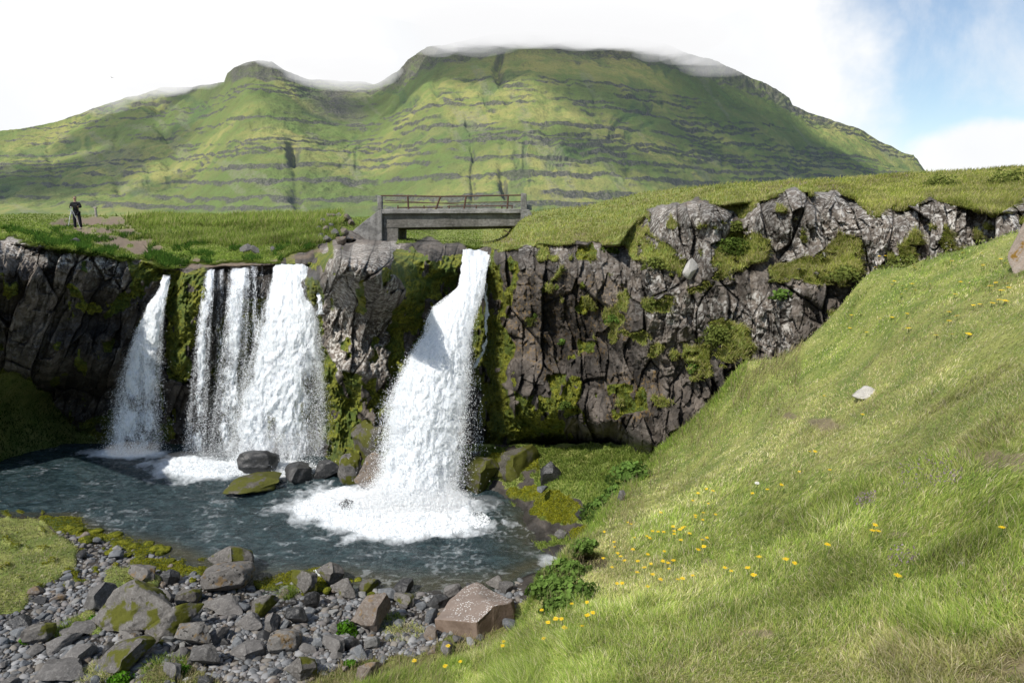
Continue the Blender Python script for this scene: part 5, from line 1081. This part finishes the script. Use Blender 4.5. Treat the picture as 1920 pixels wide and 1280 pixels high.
    gb = blur(g, 5); i = pick((gb > .25) & (gb < .75) & (PXg > 905) & (PYg > GX['top']+12), 26000); V = Vg.reshape(-1, 3)[i]; L.append(blades(V, .13, .016, 'ledge', .8, (.05, -.9), up=np.array([0, -1.2, -1.3]), tone=np.full(len(V), .85)))
    tag(soup_obj('hill_grass', L), 'short sunlit grass on the hill and the ledges of the right cliff', 'grass', None, 'stuff')
    L = []
    mead = (PXg < 905) & (g > .5) & (PYg < 520) & (GX['di'] < .5); i = pick(mead, 70000); V = Vg.reshape(-1, 3)[i]+RNG.normal(size=(len(i), 3))*.015; Y = V[:, 1]
    PXi, PYi = PXg.ravel()[i], PYg.ravel()[i]; tall = (PXi+30*RNG.normal(size=len(PXi)) > 250) & (PXi < 640) & (PYi < 462+8*fbm(PXi/30, PYi/20, seed=67)); tn = np.clip(.95+.6*fbm(V[:, 0]*.8, V[:, 1]*.5, oct=3, seed=68), .45, 1.5)
    tl = tall; L.append(blades(V[tl], .30, np.maximum(.012, 1.1*Y[tl]/F), 'tall', .45, (.15, -.1), tone=tn[tl])); L.append(blades(V[~tl], .11, np.maximum(.010, 1.0*Y[~tl]/F), 'dark' if False else 'lush', .8, (.1, -.1), tone=tn[~tl]))
    i = pick((PXg < 640) & (PXg > 220) & (PYg < 425) & (PYg > 404), 16000); i = i[RNG.uniform(size=len(i)) < ss(225, 330, PXg.ravel()[i])]; V = Vg.reshape(-1, 3)[i]; hgt = .40+.38*ss(-.2, .5, fbm(V[:, 0]*.4, V[:, 1]*.1, seed=69)); L.append(blades(V, hgt, 1.3*V[:, 1]/F, 'tall', .4, (.2, 0), tone=np.full(len(V), 1.15)))
    i = pick((gb > .2) & (gb < .8) & (PXg < 905) & (PYg > 440) & (PYg < 520), 22000); V = Vg.reshape(-1, 3)[i]; L.append(blades(V, .20, .020, 'lush', .8, (.05, -.9), up=np.array([0, -1.2, -1.2]), tone=np.full(len(V), .7)))
    i = pick((PXg < 640) & (g > .5) & (PYg > 425) & (PYg < 500) & (fbm(PXg/26, PYg/9, oct=3, seed=90) > .12), 16000); V = Vg.reshape(-1, 3)[i]; L.append(blades(V, .22, .022, 'dark', .8, (.1, -.1), tone=np.full(len(V), 1.5)))
    tag(soup_obj('tall_grass', L), 'tall green grass swaying on the terrace left of the bridge', 'grass', None, 'stuff')
    L = []
    i = pick((PXg < 330) & (g > .5) & (PYg > 690), 16000); V = Vg.reshape(-1, 3)[i]; L.append(blades(V, .10, .018, 'dark', .9, (.1, -.3), tone=np.full(len(V), .9)))
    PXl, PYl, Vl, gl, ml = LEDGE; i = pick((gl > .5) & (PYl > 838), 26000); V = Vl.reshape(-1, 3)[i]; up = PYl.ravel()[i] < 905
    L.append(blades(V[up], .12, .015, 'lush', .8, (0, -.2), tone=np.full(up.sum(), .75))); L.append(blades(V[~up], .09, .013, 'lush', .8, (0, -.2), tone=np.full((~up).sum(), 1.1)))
    i = pick(ml > .5, 14000); V = Vl.reshape(-1, 3)[i]; L.append(blades(V, .045, .016, 'mossy', 1.2, (0, -.2), tone=np.full(len(V), 1.35)))
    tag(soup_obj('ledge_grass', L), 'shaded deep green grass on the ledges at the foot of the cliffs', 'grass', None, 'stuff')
    L = []
    PXs, PYs, Vs, gs, ms = SHORE; i = pick((gs > .5) & (PYs > 955), 45000); V = Vs.reshape(-1, 3)[i]+RNG.normal(size=(len(i), 3))*[.012, .012, 0]; tn = np.clip(.8+.5*fbm(V[:, 0]*1.5, V[:, 1]*1.5, oct=3, seed=70), .4, 1.4)
    L.append(blades(V, .055, .010, 'slope', 1.0, (.1, -.1), tone=tn*.8)); i = pick((ms > .5) & (PYs < 1130) & (PYs > 960), 20000); V = Vs.reshape(-1, 3)[i]; L.append(blades(V, .035, .014, 'mossy', 1.2, (0, -.1), tone=np.full(len(V), 1.2)))
    i = pick((gs > .5) & (PYs > 1180) & (PXs > 250), 7000); V = Vs.reshape(-1, 3)[i]; L.append(blades(V, .16, .006, 'dry', .5, (.1, -.1), tone=np.full(len(V), .9)))
    tag(soup_obj('bank_grass', L), 'low dull grass and yellow moss on the near left bank', 'grass', None, 'stuff')
grass()
def leafy(name, label, cat, base, rad, n, col, group=None, hgt=.5, leaf=.03, stretch=1.0, stemr=.006):
    """a low leafy plant: short stems and many small rounded leaves spread through a dome"""
    r = empty(name, base); th = RNG.uniform(0, 6.283, n); q = np.sqrt(RNG.uniform(0, 1, n))*rad*(1+.7*vn(th*1.3, th*0+base.x*7)); z = RNG.uniform(.15, 1, n)*hgt*rad*2*np.sqrt(np.clip(1.15-(q/rad)**2, .05, 1))
    c = np.stack([q*np.cos(th)*stretch, q*np.sin(th)*.8, z], 1); N = c/np.linalg.norm(c, axis=1, keepdims=True)+RNG.normal(size=(n, 3))*.45; N /= np.linalg.norm(N, axis=1, keepdims=True)
    T = np.cross(N, RNG.normal(size=(n, 3))); T /= np.linalg.norm(T, axis=1, keepdims=True); Bn = np.cross(N, T); s = leaf*RNG.uniform(.5, 1.2, n)[:, None, None]
    a = np.arange(6)/6*2*np.pi; ring = (np.cos(a)[None, :, None]*T[:, None]+np.sin(a)[None, :, None]*Bn[:, None]*.8)*s; ring += N[:, None]*s*.25*(np.arange(6) % 2)[None, :, None]
    V = np.concatenate([c[:, None], c[:, None]+ring], 1).reshape(-1, 3); o = np.arange(n)[:, None, None]*7
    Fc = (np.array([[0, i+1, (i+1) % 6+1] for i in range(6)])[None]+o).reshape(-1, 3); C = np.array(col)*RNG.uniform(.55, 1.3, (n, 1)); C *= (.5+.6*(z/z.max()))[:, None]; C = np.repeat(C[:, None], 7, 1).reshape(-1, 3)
    link('leaves', npmesh('leaves', V, Fc, {'col': C}, smooth=False), MAT['blade'], r)
    m = max(8, n//40); k = RNG.integers(0, n, m); bm = bmesh.new()
    for i in k:
        p = c[i]
        if np.linalg.norm(p) > .02: tube(bm, (p[0]*.2, p[1]*.2, -.03), p, stemr*.5, 4)
    me = bpy.data.meshes.new('stems'); bm.to_mesh(me); bm.free(); link('stems', me, MAT['stem'], r); tag(r, label, cat, group); return r
MAT['stem'] = flat('green_stem', (.08, .12, .03), .7, .2)
GRN = (.07, .15, .025); BRT = (.13, .24, .03)
for px, py, rad, n, lb in ((1032,1112,.17,700,'low leafy plant spilling over the slope edge, nearest the red-brown boulder'),(1062,1080,.19,800,'mound of round-leaved plants left of the dark hollow'),(1070,1118,.19,700,'leafy clump directly below the dark hollow'),(1100,1030,.16,500,'leafy mound above the dark hollow in the bank'),(1048,1140,.12,300,'small leafy clump at the bottom of the bank edge')):
    leafy('lady_mantle_plant', lb, 'plant', on_slope(px, py+6), rad, n, (.17, .27, .06), 'leafy plants along the edge of the bank', .45, .022)
for px, py, Y, rad, n, lb in ((1140,965,9.0,.30,500,'leafy clump under the narrow upright stone'),(1185,905,9.6,.35,600,'leafy clump high on the bank edge near the cliff foot'),(1160,935,9.2,.22,350,'little leafy clump beside the narrow upright stone')):
    leafy('leafy_plant', lb, 'plant', P(px, py, Y), rad, n, (.15, .25, .055), 'leafy plants along the edge of the bank', .45, .035)
for px, py, rad, n, lb in ((1305,690,.30,500,'bright green angelica plant hanging in the cleft of the right cliff'),(1150,600,.22,260,'tuft of pale green leaves on the cliff face below the ledge'),(1230,570,.28,350,'green tuft on the small shelf left of the upper cleft'),(1370,480,.55,1100,'dense dark green bush between the two outcrop knobs'),(1345,640,.5,900,'brownish green shrub in the middle of the right cliff'),(1465,555,.25,260,'pale plant on the stepped rocks near the slope'),(1225,500,.35,420,'yellow-green cushion on the ledge above the columns'),(1055,640,.16,160,'little pale tuft high on the dark wall'),(1580,520,.35,450,'leafy tangle where ledge and slope meet'),(1690,500,.35,450,'grassy cushion against the right rock band'),(1140,470,.3,350,'cushion plant at the top rim of the dark wall'),(1060,760,.22,260,'moss-yellow tuft low on the dark wall'),(1000,590,.14,120,'tiny green tuft left on the dark wall'),(1380,430,.3,400,'green cushion in the gap between the knobs'),(1885,345,.5,500,'low shrub on the hilltop at the right edge'),(1760,352,.5,500,'low shrub above the right rock band')):
    leafy('cliff_plant', lb, 'plant', gorge_at(px, py)+Vector((0, -.06, -.05)), rad*.72, int(n*.8), (.17, .28, .06) if 'bright' in lb or 'pale' in lb else ((.13, .19, .04) if 'dark' in lb else (.20, .24, .06)), 'plants growing on the right cliff', .5, .03)
for px, py, rad, n, lb in ((648,1184,.16,500,'bright green leafy plant growing beside the humped brown boulder'),(178,1168,.12,260,'bright little plant at the left foot of the largest mossy slab'),(225,1278,.14,300,'bright green plant at the bottom edge below the long mossy slab'),(345,1262,.12,220,'small green plant beside the grass tuft at the bottom'),(656,1250,.10,200,'tiny green plant near the grass slope at the bottom'),(45,1208,.10,180,'little green plant between stones at the far left')):
    leafy('leafy_plant', lb, 'plant', ground_at(px, py), rad, n, (.10, .24, .02), 'bright plants among the shore stones', .5, .022)
def tuft(name, label, base, rad, h, n, pal, w=.008):
    a = RNG.uniform(0, 6.283, n); q = np.sqrt(RNG.uniform(0, 1, n))*rad; V = np.stack([q*np.cos(a), q*np.sin(a), 0*a], 1); o = soup_obj(name, [blades(V, h, w, pal, .9, (0, 0), tone=np.full(n, 1.1))]); o.location = base; tag(o, label, 'grass tuft', 'grass tufts among the shore stones')
for px, py, rad, h, n, pal, lb in ((545,1118,.12,.30,260,'lush','long-bladed grass tuft left of the mossy boulders at the water'),(310,1256,.28,.16,900,'lush','wide grass tuft between stones at the bottom left'),(190,1262,.25,.15,700,'slope','grass tuft on the long mossy slab'),(140,1180,.25,.15,800,'lush','shaggy grass tuft left of the largest mossy slab'),(730,1170,.25,.14,700,'lush','grass tuft right of the humped brown boulder'),(470,1226,.12,.10,240,'lush','small grass tuft beside the black-pocked rock'),(760,1190,.3,.12,800,'slope','thin grass patch left of the red-brown boulder')):
    tuft('grass_tuft', lb, ground_at(px, py)+Vector((0, 0, -.01)), rad, h, n, pal)
def lavender(px, py, rx, ry, n, lb, name='thyme_patch'):
    a = RNG.uniform(0, 6.283, n); q = np.sqrt(RNG.uniform(0, 1, n)); V = slope_pts(px+rx*q*np.cos(a), py+ry*q*np.sin(a)); V[:, 2] += RNG.uniform(.04, .12, n)
    v, f, c = drops(V, np.maximum(.0035, .7*V[:, 1]/F)*RNG.uniform(.7, 1.2, n), 1.4); c = c*0+np.repeat(np.array([(.36, .27, .34), (.42, .33, .40), (.28, .22, .20)])[RNG.integers(0, 3, n)], 6, 0)
    tag(link(name, npmesh(name, v, f, {'col': c}, smooth=False), MAT['blade']), lb, 'wildflowers', None, 'stuff')
lavender(1740, 905, 62, 34, 260, 'muted purple thyme flowers around the darker tuft at the right')
lavender(1620, 955, 22, 10, 150, 'small purple thyme patch in the middle of the slope')
lavender(1690, 1070, 30, 10, 90, 'faint purple flowers beside the white pebble')

def flowers():
    ylw = flat('yellow_petals', (.80, .56, .01), .6, .3, .12, 60); ctr = flat('orange_flower_centre', (.62, .32, .01), .8, .2, .2, 90); wht = flat('white_down', (.75, .75, .72), .9, .1)
    def make(kind):
        bm = bmesh.new(); tube(bm, (0, 0, -.02), (.004, 0, .16), .0016, 5); st = bpy.data.meshes.new('stem'); bm.to_mesh(st); bm.free(); st.materials.append(MAT['stem'])
        bm = bmesh.new()
        if kind == 'yellow':
            for k in range(18):
                a = k/18*6.283; r = .0175*(1+.12*math.sin(k*5)); b = .22; ca, sa = math.cos(a), math.sin(a); z = .162+.004*(k % 2)
                p = [(.004*ca, .004*sa, z), (r*.7*math.cos(a-b), r*.7*math.sin(a-b), z+.003), (r*math.cos(a-b*.4), r*math.sin(a-b*.4), z+.001), (r*math.cos(a+b*.4), r*math.sin(a+b*.4), z+.001), (r*.7*math.cos(a+b), r*.7*math.sin(a+b), z+.003)]
                bm.faces.new([bm.verts.new(q) for q in p])
        else:
            for k in range(90):
                z = 1-2*(k+.5)/90; a = k*2.4; q = math.sqrt(1-z*z); tube(bm, (0, 0, .17), (.017*q*math.cos(a), .017*q*math.sin(a), .17+.017*z), .0007, 3)
        hd = bpy.data.meshes.new('petals' if kind == 'yellow' else 'seed_head'); bm.to_mesh(hd); bm.free(); hd.materials.append(ylw if kind == 'yellow' else wht)
        bm = bmesh.new(); bmesh.ops.create_uvsphere(bm, u_segments=10, v_segments=6, radius=.006, matrix=Matrix.Translation((0, 0, .164))@Matrix.Diagonal((1, 1, .6, 1))); cm = bpy.data.meshes.new('flower_centre'); bm.to_mesh(cm); bm.free(); cm.materials.append(ctr if kind == 'yellow' else wht)
        r = empty('hawkbit_flower' if kind == 'yellow' else 'dandelion_clock')
        link('stem', st, None, r); h = link('petals' if kind == 'yellow' else 'seed_head', hd, None, r); link('flower_centre', cm, None, h); return r
    proto = make('yellow'); used = False
    pts = [(1613,776),(1521,844),(1516,847),(1500,884),(1542,742),(1455,906),(1443,918),(1413,924),(1325,915),(1332,920),(1310,923),(1298,939),(1297,969),(1307,972),(1316,963),(1332,962),(1302,966),(1261,995),(1264,1001),(1275,992),(1282,986),(1286,989),(1289,999),(1210,1005),(1214,1007),(1181,983),(1176,980),(1153,1016),(1163,1044),(1178,1052),(1199,1052),(1190,1074),(1212,1066),(1153,1092),(1214,1099),(1104,1125),(1073,1135),(1020,1143),(1032,1165),(1045,1158),(1056,1158),(1053,1175),(1111,1146),(1110,1153),(1091,1175),(1024,1196),(1370,1072),(1414,1077),(1546,1020),(1474,1049),(1483,1052),(1426,1046),(1628,979),(1639,995),(1634,996),(1878,990),(1673,1077),(1558,882),(842,1248),(866,1240),(943,1210),(946,1203),(784,1236),(840,1212),(829,1208)]
    def lab(px, py):
        if px < 880: return 'yellow hawkbit flower at the foot of the slope beside the red-brown boulder', 'beside the boulder'
        if px < 960: return 'yellow hawkbit flower directly in front of the red-brown boulder', 'in front of the boulder'
        if px < 1130: return 'yellow hawkbit flower low on the bank right of the red-brown boulder', 'low on the bank'
        if px < 1225 and py > 0: return 'yellow hawkbit flower near the dark hollow in the bank', 'near the dark hollow'
        if px < 1345: return 'yellow hawkbit flower in the dense cluster on the grass bank', 'in the dense cluster'
        if px < 1460 and py < 940: return 'yellow hawkbit flower beside the dandelion clock', 'beside the dandelion clock'
        if py < 700: return 'tiny yellow flower high on the slope below the right cliff', 'high on the slope'
        if py < 900: return 'lone yellow flower in the upper middle of the grass slope', 'in the upper middle'
        return 'yellow hawkbit flower scattered in the open lower slope', 'in the open lower slope'
    for k in range(34): pts.append((random.gauss(1235, 75), random.gauss(1030, 45)))
    for k in range(52): pts.append((random.uniform(1590, 1900), random.uniform(470, 640)))
    pts = [p for p in pts if p[1] > tab(p[0], EDGE)-40]
    for k, (px, py) in enumerate(pts):
        o = proto if k == 0 else copy_tree(proto)
        Y = float(slope_Y(np.array([float(px)]), np.array([max(float(py), tab(px, EDGE)+2)]))[0]); h = random.uniform(.10, .17) if py > 700 else random.uniform(.05, .09); pyb = max(py+h*F/Y*.8, tab(px, EDGE)+3)
        b = on_slope(px, pyb); b.z -= .01; tgt = P(px, py, b.y); o.location = b; z = max((tgt.z-b.z)/.162, .35); s_ = random.uniform(.8, 1.15)*(1.0 if py > 700 else 1.5); o.scale = (s_, s_, z); o.rotation_euler = (random.uniform(-.1, .25), random.uniform(-.15, .15), random.uniform(0, 6))
        l, gname = lab(px, py); tag(o, l, 'flower', 'yellow flowers '+gname)
    d = make('white'); b = on_slope(1418, 925); b2 = P(1418, 905, b.y); d.location = b; d.scale = (1.3, 1.3, max((b2.z-b.z)/.17, .5)); tag(d, 'white round dandelion clock standing above the grass', 'flower')
flowers()
